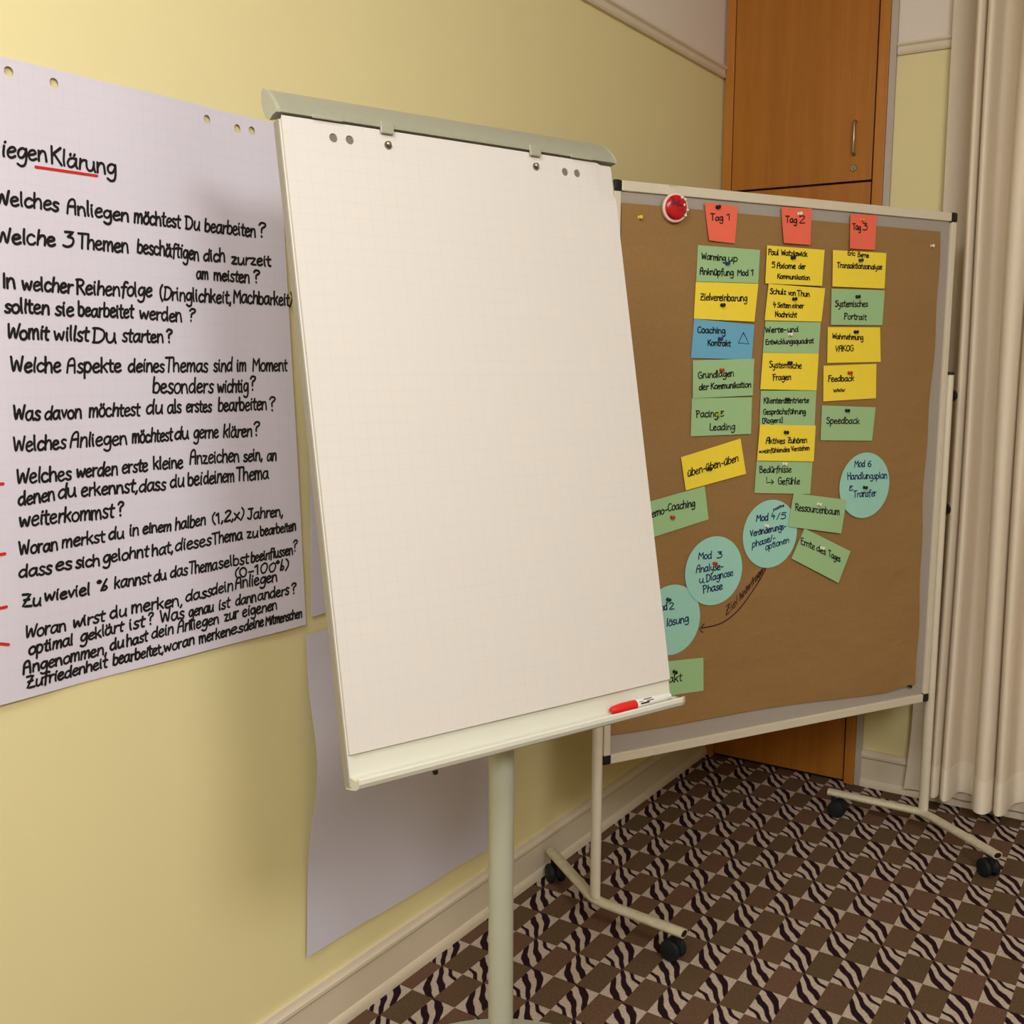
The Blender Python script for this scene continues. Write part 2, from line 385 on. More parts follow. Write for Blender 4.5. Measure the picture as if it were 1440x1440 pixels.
def ribbon(bm, pts, wid, lift):
    """flat ink stroke: pts are 2D plane points, lift maps a plane point to the room"""
    pts = [V((p[0], p[1])) for p in pts]; q = [pts[0]]
    for p in pts[1:]:
        if (p - q[-1]).length > wid * 0.12: q.append(p)
    if len(q) < 2: q.append(q[0] + V((wid * 0.3, 0)))
    h = wid / 2; L = []; R = []; seq = []
    for k, p in enumerate(q):
        d = (q[min(k + 1, len(q) - 1)] - q[max(k - 1, 0)])
        if d.length < 1e-9: d = V((1, 0))
        d.normalize(); n = V((-d.y, d.x)); L.append(p + n * h); R.append(p - n * h)
    def arc(c, a, rev):
        d = a - c; out = []
        for k in range(1, 5):
            t = math.pi * k / 5; out.append(c + V((d.x * math.cos(t) - d.y * math.sin(t), d.x * math.sin(t) + d.y * math.cos(t))))
        return out
    lv = [bm.verts.new(lift(p)) for p in L]; rv = [bm.verts.new(lift(p)) for p in R]
    for k in range(len(q) - 1): bm.faces.new((lv[k], rv[k], rv[k + 1], lv[k + 1]))
    a = [bm.verts.new(lift(p)) for p in arc(q[0], L[0], 0)]; bm.faces.new([lv[0]] + a + [rv[0]])
    b = [bm.verts.new(lift(p)) for p in arc(q[-1], R[-1], 0)]; bm.faces.new([rv[-1]] + b + [lv[-1]])
def write(bm, words, to_plane, lift, wid, org=(0, 0), sc=1.0, hs=1.0):
    """words: (text, x0, y0, x1, y1, x-height) in crop coordinates of the photograph; each word lies on the real plane"""
    for text, x0, y0, x1, y1, h in words:
        g = lambda x, y: V(to_plane((org[0] + x * sc, org[1] + y * sc)))
        P0 = g(x0, y0); P1 = g(x1, y1); mx, my = (x0 + x1) / 2, (y0 + y1) / 2
        H = (g(mx, my - h) - g(mx, my)) / 4.0 * hs
        W = sum(GL[c][0] for c in text) - 0.7
        E_ = (P1 - P0) / W; u = -0.3
        for c in text:
            wd, st = GL[c]; yc = lambda y: 4 + (y - 4) * 0.78 if y > 4 else (y * 0.85 if y < 0 else y); jy = random.uniform(-0.18, 0.18); jh = random.uniform(0.93, 1.07); js = random.uniform(-0.06, 0.10)
            for straight, pts in st:
                pp = dense(pts) if straight else smooth(pts)
                pp = [(P0 + E_ * (u + x + js * y + random.uniform(-.04, .04)) + H * (yc(y) * jh + jy)) for x, y in pp]
                ribbon(bm, [(p.x, p.y) for p in pp], wid * min(1.0, 0.35 + h / 34) * random.uniform(0.9, 1.1), lift)
            u += wd

# ------------------------------------------------------------------ the room
D = 3.8076; ZT = 2.4652
def wall(name, P, s0, s1, zs, mats, inward):
    bm = bmesh.new()
    for k in range(len(zs) - 1):
        b2 = bmesh.new(); quad_box(b2, P, s0, s1, zs[k], zs[k + 1], -0.12, 0)
        for f in b2.faces: f.material_index = k
        merge(bm, b2)
    o = obj(name, bm, mats, origin=(0, 0, 0)); tag(o, kind='structure'); return o
wall('wall_left', lambda s, t, d: V((d, s, t)), -2.62, D, [0, ZT, 2.95], [M_yellow, M_cream], 1)
wall('wall_back', lambda s, t, d: V((s, D - d, t)), -0.12, 4.72, [0, ZT, 2.95], [M_yellow, M_cream], 1)
wall('wall_right', lambda s, t, d: V((4.6 - d, s, t)), -2.62, D, [0, ZT, 2.95], [M_yellow, M_cream], 1)
wall('wall_front', lambda s, t, d: V((s, -2.5 + d, t)), -0.12, 4.72, [0, ZT, 2.95], [M_yellow, M_cream], 1)
bm = bmesh.new(); wbox(bm, -0.12, 4.72, -2.62, D + 0.12, -0.1, 0); tag(obj('floor', bm, M_carpet, origin=(0, 0, 0)), kind='structure')
bm = bmesh.new(); wbox(bm, -0.12, 4.72, -2.62, D + 0.12, 2.95, 3.05); tag(obj('ceiling', bm, M_ceil, origin=(0, 0, 0)), kind='structure')
# baseboards and rails (profile = distance from wall, height)
BASE = [(0, 0), (0.017, 0), (0.017, 0.010), (0.014, 0.022), (0.009, 0.027), (0.009, 0.100), (0.015, 0.108), (0.015, 0.116), (0.010, 0.122), (0.009, 0.132), (0, 0.132)]
RAIL = [(0, ZT), (0.012, ZT), (0.016, ZT + 0.006), (0.012, ZT + 0.012), (0.012, ZT + 0.024), (0.020, ZT + 0.030), (0.020, ZT + 0.036), (0, ZT + 0.036)]
LW = lambda s, t, d: V((d, s, t))
BW = lambda s, t, d: V((s, D - d, t))
def run(name, P, prof, s0, s1):
    bm = bmesh.new(); prism(bm, P, prof, s0, s1); tag(obj(name, bm, M_base, smooth=35), kind='structure')
run('baseboard_left', LW, BASE, -2.5, D - 0.002)
run('baseboard_back', BW, BASE, 0.592, 4.6)
run('trim_1', LW, RAIL, -2.5, D - 0.028)
run('trim_2', BW, RAIL, 0.594, 4.6)

# ------------------------------------------------------------------ built-in cupboard in the corner
cup = empty('cupboard', (0.29, D, 0), 'tall warm brown wooden cupboard in the corner behind the pinboard', 'cupboard')
bm = bmesh.new()
quad_box(bm, BW, 0.010, 0.042, 0.0, 2.9, 0.0, 0.022, 0.0015); quad_box(bm, BW, 0.536, 0.570, 0.0, 2.9, 0.0, 0.022, 0.0015)
quad_box(bm, BW, 0.042, 0.536, 2.86, 2.9, 0.0, 0.022, 0.0015)
obj('frame', bm, M_woodf, cup)
bm = bmesh.new(); quad_box(bm, BW, 0.0405, 0.538, 0.0, 2.9, 0.0, 0.006); obj('carcass', bm, M_dark, cup)
bm = bmesh.new(); quad_box(bm, BW, 0.0455, 0.5315, 2.080, 2.855, 0.004, 0.022, 0.0012)
up = obj('door', bm, M_wood, cup); tag(up, 'upper cupboard door with bow handle and lock')
bm = bmesh.new(); quad_box(bm, BW, 0.0455, 0.5315, 0.012, 2.073, 0.004, 0.022, 0.0012)
lo = obj('door', bm, M_wood, cup); tag(lo, 'lower cupboard door')
bm = bmesh.new()
hx = 0.474
tube(bm, [BW(hx, 2.270, 0.020), BW(hx, 2.270, 0.034), BW(hx, 2.265, 0.039), BW(hx, 2.218, 0.040), BW(hx, 2.170, 0.039), BW(hx, 2.165, 0.034), BW(hx, 2.165, 0.020)], 0.0050, 12, upv=(1, 0, 0))
ho = obj('handle', bm, M_steel, up, smooth=40)
bm = bmesh.new(); lathe(bm, BW(0.473, 2.121, 0.020), (0, -1, 0), [(0.011, 0), (0.011, 0.004), (0.009, 0.006), (0, 0.006)], 24)
lk = obj('lock', bm, M_steel, up, smooth=40)
bm = bmesh.new(); quad_box(bm, BW, 0.4717, 0.4743, 2.115, 2.124, 0.0255, 0.0266); obj('keyhole', bm, M_black, lk)
bm = bmesh.new(); quad_box(bm, BW, 0.5705, 0.592, 0.0, 2.9, 0.0, 0.016, 0.001); tag(obj('trim_3', bm, M_grey), kind='structure')

# ------------------------------------------------------------------ curtain in front of the back wall
def x_at(px, off): return on_plane((px, 560), (0, D - off, 0), V((0, 1, 0))).x
prof_px = [(1343, .085), (1345, .10), (1349, .118), (1354, .122), (1357, .112), (1359, .094), (1361, .100), (1364, .116), (1369, .122), (1373, .112), (1375.5, .085), (1378, .055), (1384, .046), (1392, .044), (1399, .047), (1403, .066), (1405, .098), (1411, .120), (1420, .128), (1428, .122), (1433, .104), (1435, .090)]
prof = [(x_at(p, 0.1), d) for p, d in prof_px]
xs = prof[-1][0]; k = 0
while xs < 2.3:
    w1 = 0.05 + 0.02 * ((k * 7) % 3)
    for fx, fd in ((0.1, .10), (0.3, .122), (0.6, .126), (0.85, .11), (0.97, .08)) if k % 2 == 0 else ((0.1, .055), (0.5, .045), (0.9, .06)):
        prof.append((xs + fx * w1, fd))
    xs += w1; k += 1
prof = [(x, 0.045 + (d - 0.045) * 1.55) for x, d in prof]
fine = smooth(prof, 5)
def drape(bm, section, z0, z1, nz, grow, extra=0.0, zfun=None, g0=0.0):
    rows = []
    for r in range(nz + 1):
        f = r / nz; row = []
        for k2, (x, d) in enumerate(section):
            wv = zfun(x, d) if zfun else 0; z = z0 + (z1 - z0) * f + wv * max(0.0, 1 - (z0 + (z1 - z0) * f) / 0.6)
            dd = 0.10 + (d - 0.10) * (1 + g0 + grow * (1 - f)) + extra + 0.004 * math.sin(9 * x + 3 * z)
            row.append(bm.verts.new((x + 0.004 * math.sin(2.1 * z + 20 * x), D - dd, z)))
        rows.append(row)
    for A, B in zip(rows, rows[1:]):
        for k2 in range(len(A) - 1): bm.faces.new((A[k2], A[k2 + 1], B[k2 + 1], B[k2]))
def thick(o, t):
    md = o.modifiers.new('solid', 'SOLIDIFY'); md.thickness = t; md.offset = 0
    es = o.modifiers.new('edges', 'EDGE_SPLIT'); es.split_angle = math.radians(40)
zf = lambda x, d: 0.012 * math.sin(17 * x)
cur = empty('curtain', (1.5, D - 0.1, 0.05), 'cream pleated curtain hanging in folds right of the pinboard', 'curtain')
bm = bmesh.new(); drape(bm, fine, 0.172, 2.86, 24, 0.112, 0, zf); o = obj('drape', bm, M_curt, cur, smooth=60, recalc=False); thick(o, 0.0015)
bm = bmesh.new(); drape(bm, fine, 0.066, 0.1718, 4, 0.006, 0.0, zf, 0.112); o = obj('hem', bm, M_hem, cur, smooth=60, recalc=False); thick(o, 0.0030); tag(o, 'paler double-layered bottom hem')
bm = bmesh.new(); tube(bm, [(0.70, D - 0.1, 2.87), (2.4, D - 0.1, 2.87)], 0.012, 12); obj('curtain_rail', bm, M_steel, cur, smooth=40)
# flat lining behind the folds, its free left edge swings in at the bottom
bm = bmesh.new(); rows = []
edge = [(0.032, 0.746), (0.10, 0.752), (0.25, 0.7605), (0.6, 0.764), (1.4, 0.766), (2.0, 0.7665), (2.46, 0.764), (2.85, 0.764)]
def edge_x(z):
    for (a, xa), (b, xb) in zip(edge, edge[1:]):
        if z <= b: return xa + (xb - xa) * (z - a) / (b - a)
    return edge[-1][1]
for r in range(41):
    z = 0.032 + (2.85 - 0.032) * (r / 40) ** 1.3; row = []
    for c2 in range(41):
        u = c2 / 40; x = edge_x(z) * (1 - u) + 2.3 * u
        d = 0.030 + 0.006 * math.sin(x * 55) + (0.010 if u < 0.01 else 0) + 0.004 * math.sin(x * 23 + 1)
        row.append(bm.verts.new((x, D - d, z)))
    rows.append(row)
for A, B in zip(rows, rows[1:]):
    for c2 in range(40): bm.faces.new((A[c2], A[c2 + 1], B[c2 + 1], B[c2]))
o = obj('curtain_lining', bm, M_lining, smooth=60, recalc=False); thick(o, 0.0012)
tag(o, 'flat beige lining curtain hanging behind the cream folds, beside the strip of yellow wall', 'curtain')

# ------------------------------------------------------------------ sheets on the left wall
XN = V((1, 0, 0))
def wall_yz(q):
    p = on_plane(q, (0.004, 0, 0), XN); return (p.y, p.z)
def sheet_mesh(bm, left, right, zt, zb, disp, holes=(), nu=28, nv=36, strip=0.09):
    """sheet on the left wall; left(v)/right(v) give y at height fraction v (0 = top); holes (y,z,r) are cut through"""
    uvl = bm.loops.layers.uv.new('UVMap')
    def yz(u, v): return (left(v) * (1 - u) + right(v) * u, zt(u) * (1 - v) + zb(u) * v)
    def put(y, z): return bm.verts.new((0, y, z))
    v0 = strip / abs(zt(0) - zb(0)) if holes else 0.0
    rows = []
    for r in range(nv + 1):
        v = v0 + (1 - v0) * r / nv
        rows.append([put(*yz(k2 / nu, v)) for k2 in range(nu + 1)])
    for A, B in zip(rows, rows[1:]):
        for k2 in range(nu): bm.faces.new((A[k2], A[k2 + 1], B[k2 + 1], B[k2]))
    if holes:
        top = [put(*yz(k2 / nu, 0)) for k2 in range(nu + 1)]; ring = top + rows[0][::-1]
        ed = []
        for a, b in zip(ring, ring[1:] + ring[:1]):
            e = bm.edges.get((a, b)) or bm.edges.new((a, b)); ed.append(e)
        for hy, hz_, hr in holes:
            cs = [put(hy + hr * math.cos(2 * math.pi * k2 / 20), hz_ + hr * math.sin(2 * math.pi * k2 / 20)) for k2 in range(20)]
            for a, b in zip(cs, cs[1:] + cs[:1]): ed.append(bm.edges.new((a, b)))
        bmesh.ops.triangle_fill(bm, use_beauty=True, edges=ed)
    for f in bm.faces:
        for l in f.loops: l[uvl].uv = (l.vert.co.y, l.vert.co.z)
    for v in bm.verts: v.co.x = disp(v.co.y, v.co.z)
    bmesh.ops.recalc_face_normals(bm, faces=bm.faces)
    if sum(f.normal.x for f in bm.faces) < 0: bmesh.ops.reverse_faces(bm, faces=bm.faces)

yr0, zr0 = wall_yz((390, 175)); yr1, zr1 = wall_yz((428, 878)); yl0, zl0 = wall_yz((0, 79)); yl1, zl1 = wall_yz((0, 991))
SW = 0.69
def d1(y, z):
    u = (y - (yr0 - SW)) / SW; v = (zr0 - z) / 0.99
    return 0.004 + 0.004 * math.sin(3.0 * u + 2 * v) ** 2 + 0.004 * max(0, u - 0.6) * (1 - v) + 0.0015 * math.sin(14 * u)
slope0 = (zr0 - zl0) / (yr0 - yl0); slope1 = (zr1 - zl1) / (yr1 - yl1)
hole_px = [(11, 101), (75, 117), (290, 168), (333, 181), (353, 184)]
hl = []
for q in hole_px:
    y, z = wall_yz(q); hl.append((y, z, 0.0078))
bm = bmesh.new()
sheet_mesh(bm, lambda v: yr0 - SW + (yr1 - yr0) * v, lambda v: yr0 + (yr1 - yr0) * v,
           lambda u: zr0 - slope0 * SW * (1 - u), lambda u: zr1 - slope1 * SW * (1 - u), d1, hl)
sh1 = obj('flip_chart_sheet', bm, M_sheet, smooth=60, recalc=False); thick(sh1, 0.0004)
tag(sh1, 'white squared sheet full of black handwriting on the yellow wall left of the flip chart', 'paper sheet')
lift1 = lambda p: V((d1(p[0], p[1]) + 0.0009, p[0], p[1]))
Z1 = ((0, 60), 440 / 1440); Z2 = ((0, 480), 440 / 1440); Z3 = ((0, 640), 440 / 1440)
bm = bmesh.new()
write(bm, [('Anl', -150, 500, -12, 522, 46), ('iegen', 2, 525, 210, 547, 48), ('Klärung', 232, 556, 525, 612, 46),
  ('Welches', -28, 742, 262, 775, 42), ('Anliegen', 303, 784, 582, 824, 40), ('möchtest', 608, 830, 822, 853, 40), ('Du', 850, 858, 915, 864, 38), ('bearbeiten', 940, 868, 1172, 895, 37), ('?', 1187, 893, 1218, 895, 40),
  ('Welche', -26, 920, 248, 936, 44), ('3', 283, 940, 330, 942, 42), ('Themen', 355, 944, 582, 968, 42), ('beschäftigen', 622, 966, 912, 1002, 40), ('dich', 935, 1003, 1035, 1008, 36), ('zurzeit', 1065, 1018, 1240, 1028, 32),
  ('am', 903, 1086, 957, 1089, 32), ('meisten', 985, 1092, 1145, 1105, 34), ('?', 1165, 1103, 1192, 1105, 34),
  ('In', 5, 1128, 60, 1130, 42), ('welcher', 95, 1138, 325, 1152, 42), ('Reihenfolge', 347, 1156, 690, 1170, 40), ('(Dringlichkeit,', 728, 1182, 1062, 1200, 38), ('Machbarkeit)', 1075, 1196, 1335, 1211, 36),
  ('sollten', 12, 1240, 218, 1250, 40), ('sie', 248, 1254, 333, 1258, 40), ('bearbeitet', 355, 1257, 605, 1268, 39), ('werden', 637, 1270, 832, 1286, 38), ('?', 865, 1281, 892, 1283, 38),
  ('Womit', 22, 1362, 215, 1367, 42), ('willst', 245, 1368, 400, 1374, 40), ('Du', 422, 1378, 527, 1381, 42), ('starten', 557, 1376, 745, 1380, 38), ('?', 762, 1378, 788, 1380, 40)],
  wall_yz, lift1, 0.0043, *Z1)
write(bm, [('Welche', 40, 140, 272, 141, 42), ('Aspekte', 302, 143, 552, 141, 40), ('deines', 585, 140, 750, 140, 38), ('Themas', 757, 139, 955, 140, 40), ('sind', 985, 138, 1068, 138, 38), ('im', 1090, 137, 1130, 137, 38), ('Moment', 1160, 138, 1312, 134, 36),
  ('besonders', 697, 238, 980, 235, 42), ('wichtig', 1003, 236, 1140, 233, 38), ('?', 1150, 226, 1173, 224, 38),
  ('Was', 52, 362, 175, 361, 42), ('davon', 198, 358, 370, 354, 40), ('möchtest', 407, 348, 637, 341, 38), ('du', 668, 333, 742, 331, 38), ('als', 767, 330, 830, 328, 38), ('erstes', 855, 325, 972, 323, 34), ('bearbeiten', 1005, 322, 1220, 314, 37), ('?', 1235, 319, 1260, 317, 40),
  ('Welches', 52, 508, 295, 492, 42), ('Anliegen', 318, 489, 580, 473, 40), ('möchtest', 605, 468, 788, 456, 37), ('du', 800, 451, 865, 447, 38), ('gerne', 890, 446, 1005, 442, 36), ('klären', 1028, 442, 1155, 437, 36), ('?', 1165, 432, 1190, 430, 38),
  ('Welches', 66, 656, 323, 636, 42), ('werden', 350, 628, 538, 613, 38), ('erste', 560, 607, 675, 596, 36), ('kleine', 703, 588, 838, 582, 36), ('Anzeichen', 872, 566, 1098, 553, 38), ('sein,', 1120, 553, 1200, 546, 34), ('an', 1222, 549, 1262, 546, 34),
  ('denen', 75, 754, 245, 731, 40), ('du', 262, 722, 345, 714, 40), ('erkennst,', 372, 713, 628, 692, 38), ('dass', 637, 692, 757, 682, 36), ('du', 780, 673, 843, 667, 38), ('bei', 862, 665, 928, 659, 38), ('deinem', 936, 656, 1076, 646, 37), ('Thema', 1088, 641, 1228, 632, 38),
  ('weiterkommst', 82, 852, 520, 810, 42), ('?', 542, 803, 567, 800, 40)],
  wall_yz, lift1, 0.0042, *Z2)
write(bm, [('Woran', 80, 460, 260, 434, 42), ('merkst', 282, 425, 480, 399, 40), ('du', 500, 390, 568, 381, 38), ('in', 595, 373, 635, 367, 38), ('einem', 655, 361, 783, 346, 36), ('halben', 803, 345, 943, 320, 38), ('(1,2,x)', 975, 317, 1118, 290, 34), ('Jahren,', 1135, 295, 1290, 280, 34),
  ('dass', 78, 560, 230, 545, 42), ('es', 252, 531, 327, 522, 40), ('sich', 347, 521, 458, 507, 38), ('gelohnt', 475, 497, 678, 464, 38), ('hat,', 697, 464, 790, 447, 36), ('dieses', 802, 440, 968, 414, 38), ('Thema', 978, 411, 1112, 387, 38), ('zu', 1133, 383, 1180, 375, 34), ('bearbeiten', 1192, 371, 1350, 344, 32),
  ('Zu', 95, 696, 180, 690, 42), ('wieviel', 200, 672, 412, 642, 38), ('%', 440, 627, 493, 620, 34), ('kannst', 527, 614, 688, 587, 38), ('du', 705, 582, 760, 572, 36), ('das', 780, 562, 858, 549, 36), ('Thema', 868, 546, 997, 526, 38), ('selbst', 1005, 520, 1138, 497, 36), ('beeinflussen', 1150, 494, 1336, 454, 32), ('?', 1338, 442, 1357, 438, 36),
  ('(0-100%)', 1077, 566, 1318, 522, 32),
  ('Woran', 108, 842, 300, 809, 42), ('wirst', 335, 796, 480, 764, 38), ('du', 508, 752, 580, 739, 38), ('merken,', 605, 726, 832, 690, 38), ('dass', 850, 674, 970, 647, 36), ('dein', 970, 644, 1068, 622, 36), ('Anliegen', 1080, 615, 1265, 578, 36),
  ('optimal', 125, 916, 333, 873, 38), ('geklärt', 370, 862, 565, 810, 36), ('ist', 595, 805, 660, 787, 36), ('?', 680, 780, 702, 775, 36), ('Was', 735, 772, 842, 750, 38), ('genau', 865, 745, 978, 718, 34), ('ist', 1003, 713, 1052, 700, 34), ('dann', 1080, 693, 1172, 671, 34), ('anders', 1180, 667, 1318, 640, 34), ('?', 1333, 638, 1354, 633, 36),
  ('Angenommen,', 100, 1006, 490, 914, 38), ('du', 508, 900, 568, 882, 36), ('hast', 583, 880, 675, 855, 36), ('dein', 695, 845, 792, 818, 36), ('Anliegen', 812, 817, 1002, 772, 36), ('zur', 1030, 765, 1092, 747, 34), ('eigenen', 1112, 744, 1265, 708, 34),
  ('Zufriedenheit', 118, 1072, 492, 976, 36), ('bearbeitet,', 520, 968, 745, 910, 36), ('woran', 752, 906, 888, 868, 34), ('merken', 912, 866, 1055, 828, 34), ('es', 1058, 826, 1112, 811, 32), ('deine', 1118, 808, 1205, 784, 32), ('Mitmenschen', 1215, 783, 1380, 744, 30)],
  wall_yz, lift1, 0.0041, *Z3, hs=0.88)
obj('handwriting', bm, M_ink, sh1, recalc=False)
bm = bmesh.new()
def zz(P, pts): return [wall_yz((P[0][0] + x * P[1], P[0][1] + y * P[1])) for x, y in pts]
ribbon(bm, smooth(zz(Z1, [(158, 573), (230, 583), (320, 596), (400, 608), (440, 614)]), 6), 0.0045, lift1)
obj('underline', bm, M_red_ink, sh1, recalc=False)
for pts in ([(-40, 134), (3, 131)], [(-40, 462), (12, 452)], [(-40, 704), (-5, 702), (20, 696)], [(-40, 866), (0, 867), (30, 870)]):
    bm = bmesh.new(); ribbon(bm, zz(Z3, pts), 0.005, lift1); obj('bullet_dash', bm, M_red_ink, sh1, recalc=False)

# second sheet, mostly behind the flip chart
y20, z20 = wall_yz((424, 470)); y21, z21 = wall_yz((437, 868))
zt2 = zr0 - 0.004
kk = (y21 - y20) / (z20 - z21)
def d2(y, z):
    v = (zt2 - z) / (zt2 - z21); u = min(1, max(0, (y - y20) / 0.69))
    return 0.005 + 0.020 * math.exp(-((v - 0.62) / 0.16) ** 2) * (1 - u) ** 2 * 0.5 + 0.003 * math.sin(6 * v) ** 2
bm = bmesh.new()
sheet_mesh(bm, lambda v: y20 - kk * (zt2 - z20) + kk * (zt2 - z21) * v, lambda v: y20 - kk * (zt2 - z20) + kk * (zt2 - z21) * v + 0.67,
           lambda u: zt2, lambda u: z21 + 0.012 * u, d2)
o = obj('flip_chart_sheet', bm, M_sheet_plain, smooth=60, recalc=False); thick(o, 0.0004)
tag(o, 'pale sheet on the wall mostly hidden behind the flip chart, right of the written sheet', 'paper sheet')
# third sheet below it, its left edge bulging off the wall
y30, z30 = wall_yz((430, 893)); y31, z31 = wall_yz((429, 1346)); y3r, z3r = wall_yz((684, 1194))
def d3(y, z):
    v = (z30 - z) / (z30 - z31); u = min(1, max(0, (y - y30) / 0.66))
    return 0.006 + 0.030 * math.exp(-((v - 0.40) / 0.20) ** 2) * (1 - u) ** 2 + 0.006 * u * math.sin(3.1 * v) ** 2 + 0.004 * math.sin(5 * u + 2 * v) ** 2
bm = bmesh.new()
sheet_mesh(bm, lambda v: y30 + (y31 - y30) * v, lambda v: y3r + 0.004 * (1 - v), lambda u: z30, lambda u: z31 * (1 - u) + z3r * u, d3)
o = obj('flip_chart_sheet', bm, M_sheet_plain, smooth=60, recalc=False); thick(o, 0.0004)
tag(o, 'lower blank lilac-white sheet bulging off the wall behind the flip chart pole', 'paper sheet')

# ------------------------------------------------------------------ flip chart
F0 = V((0.33643448, 1.26734849, 1.85459358)); F1 = V((0.5658335, 1.90726698, 1.85267955))
FB = (V((0.51116908, 1.20184665, 0.89750812)) + V((0.74056809, 1.84176515, 0.89559408))) / 2
FO = (F0 + F1) / 2; FR = (F1 - F0).normalized(); FD = (FB - FO).normalized(); FNv = V((0.92412927, -0.33071101, 0.19135128)).normalized()
FP = lambda s, t, d: FO + FR * s + FD * t + FNv * d
def flip_st(q):
    p = on_plane(q, FO, FNv) - FO; return (p.dot(FR), p.dot(FD))
pole_xy = V((0.5546, 1.5472))
flip = empty('flip_chart_stand', (pole_xy.x, pole_xy.y, 0), 'grey flip chart stand on a single round pole holding the white paper pad', 'flip chart')
bm = bmesh.new(); quad_box(bm, FP, -0.3415, 0.3415, 0.004, 1.024, -0.024, -0.0085, 0.001); obj('board', bm, M_board, flip)
M_edge_shade = mat('grey_beige_edge_shade', rgb(156, 148, 134), 0.5)  # strips added along the board's sides; their grey paints the shaded edge
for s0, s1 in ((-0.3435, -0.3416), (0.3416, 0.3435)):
    bm = bmesh.new(); quad_box(bm, FP, s0, s1, 0.004, 1.024, -0.0245, -0.0087, 0.0005); obj('edge_shade_strip', bm, M_edge_shade, flip)
RAILP = [(0.0005, -0.0035), (0.0015, -0.008), (-0.006, -0.022), (-0.020, -0.040), (-0.033, -0.050), (-0.041, -0.048), (-0.044, -0.036), (-0.042, -0.020), (-0.034, -0.006), (-0.024, 0.000), (-0.012, -0.0035)]
bm = bmesh.new(); prism(bm, FP, RAILP, -0.343, 0.343); rail = obj('clamp_rail', bm, M_alu_d, flip, smooth=30)
CAPP = [(d * 1.06 - 0.0002, t * 1.06 + 0.0008) for d, t in RAILP]
for s0, s1 in ((-0.349, -0.3425), (0.3425, 0.349)):
    bm = bmesh.new(); prism(bm, FP, CAPP, s0, s1); obj('end_cap', bm, M_pole, rail, smooth=30)
for q in ((543, 184), (751, 213)):
    s, t = flip_st(q); bm = bmesh.new(); quad_box(bm, FP, s - 0.012, s + 0.012, -0.012, 0.007, 0.0008, 0.0052, 0.0008)
    tag(obj('clip_tab', bm, M_alu_d, rail), 'small grey tab pressing on the pad')
for qa, qb in (((438, 162), (480, 168)), ((802, 221), (832, 226))):
    sa, ta = flip_st(qa); sb, tb = flip_st(qb)
    bm = bmesh.new(); quad_box(bm, FP, sa, sb, -0.0065, -0.001, 0.0006, 0.0040, 0.0006); obj('hinge_strip', bm, M_alu_d, rail)
# support bracket behind the board, pole, base
bm = bmesh.new(); quad_box(bm, FP, -0.06, 0.06, 0.62, 0.86, -0.052, -0.0245, 0.003); obj('bracket', bm, M_pole, flip)
bm = bmesh.new(); tube(bm, [(pole_xy.x, pole_xy.y, 0.012), (pole_xy.x, pole_xy.y, 0.5), (pole_xy.x, pole_xy.y, 1.02)], 0.0225, 40); obj('pole', bm, M_pole, flip, smooth=50)
bc = pole_xy + V((-0.058, 0.088))
bm = bmesh.new(); lathe(bm, (bc.x, bc.y, 0), (0, 0, 1), [(0.335, 0.001), (0.338, 0.004), (0.338, 0.016), (0.333, 0.021), (0.2, 0.024), (0, 0.025)], 96); obj('base', bm, M_pole, flip, smooth=30)
# pen tray
TR = [(-0.0085, 1.0095), (0.008, 1.0135), (0.0125, 1.013), (0.0155, 1.0095), (0.0175, 1.0092), (0.019, 1.0115), (0.0185, 1.018), (0.014, 1.0245), (0.006, 1.028), (-0.010, 1.029), (-0.026, 1.029), (-0.026, 1.0245), (-0.0085, 1.0245)]
bm = bmesh.new(); prism(bm, FP, TR, -0.341, 0.346); tray = obj('pen_tray', bm, M_board, flip, smooth=30)
bm = bmesh.new(); prism(bm, FP, [(d * 1.05, 1.019 + (t - 1.019) * 1.12) for d, t in TR], 0.346, 0.351); obj('end_cap', bm, M_pole, tray, smooth=30)
s, t = flip_st((612, 1084)); bm = bmesh.new(); lathe(bm, FP(s, 1.029, 0.0), FD, [(0.0045, -0.002), (0.0045, 0.005), (0.003, 0.007), (0, 0.007)], 16); obj('screw', bm, M_black, tray, smooth=40)

# the pad
HOLES = [flip_st(q) for q in ((470, 193), (493, 196), (547, 204), (755, 234), (796, 241), (813, 243))]
pad = empty('paper_pad', FP(0, 0.5, 0), 'blank white squared paper pad hanging on the flip chart', 'paper pad')
bm = bmesh.new(); quad_box(bm, FP, -0.3395, 0.336, 0.003, 0.974, -0.0082, -0.0045)
obj('sheets', bm, M_pad, pad)
bm = bmesh.new(); uvl = bm.loops.layers.uv.new('UVMap')
NU, NV = 34, 44; st = 0.075; rows = []
def sv(s, t): return bm.verts.new((s, t, 0))
for r in range(NV + 1):
    t = st + (0.9755 - st) * r / NV; rows.append([sv(-0.34 + 0.68 * k2 / NU, t) for k2 in range(NU + 1)])
for A, B in zip(rows, rows[1:]):
    for k2 in range(NU): bm.faces.new((A[k2], A[k2 + 1], B[k2 + 1], B[k2]))
top = [sv(-0.34 + 0.68 * k2 / NU, 0.0 + (0.012 * max(0, (k2 - NU + 2) / 2) ** 2)) for k2 in range(NU + 1)]
side_l = []; ring = top + rows[0][::-1]; ed = []
for a, b in zip(ring, ring[1:] + ring[:1]): ed.append(bm.edges.get((a, b)) or bm.edges.new((a, b)))
for hs, ht in HOLES:
    cs = [sv(hs + 0.0072 * math.cos(2 * math.pi * k2 / 20), ht + 0.0072 * math.sin(2 * math.pi * k2 / 20)) for k2 in range(20)]
    for a, b in zip(cs, cs[1:] + cs[:1]): ed.append(bm.edges.new((a, b)))
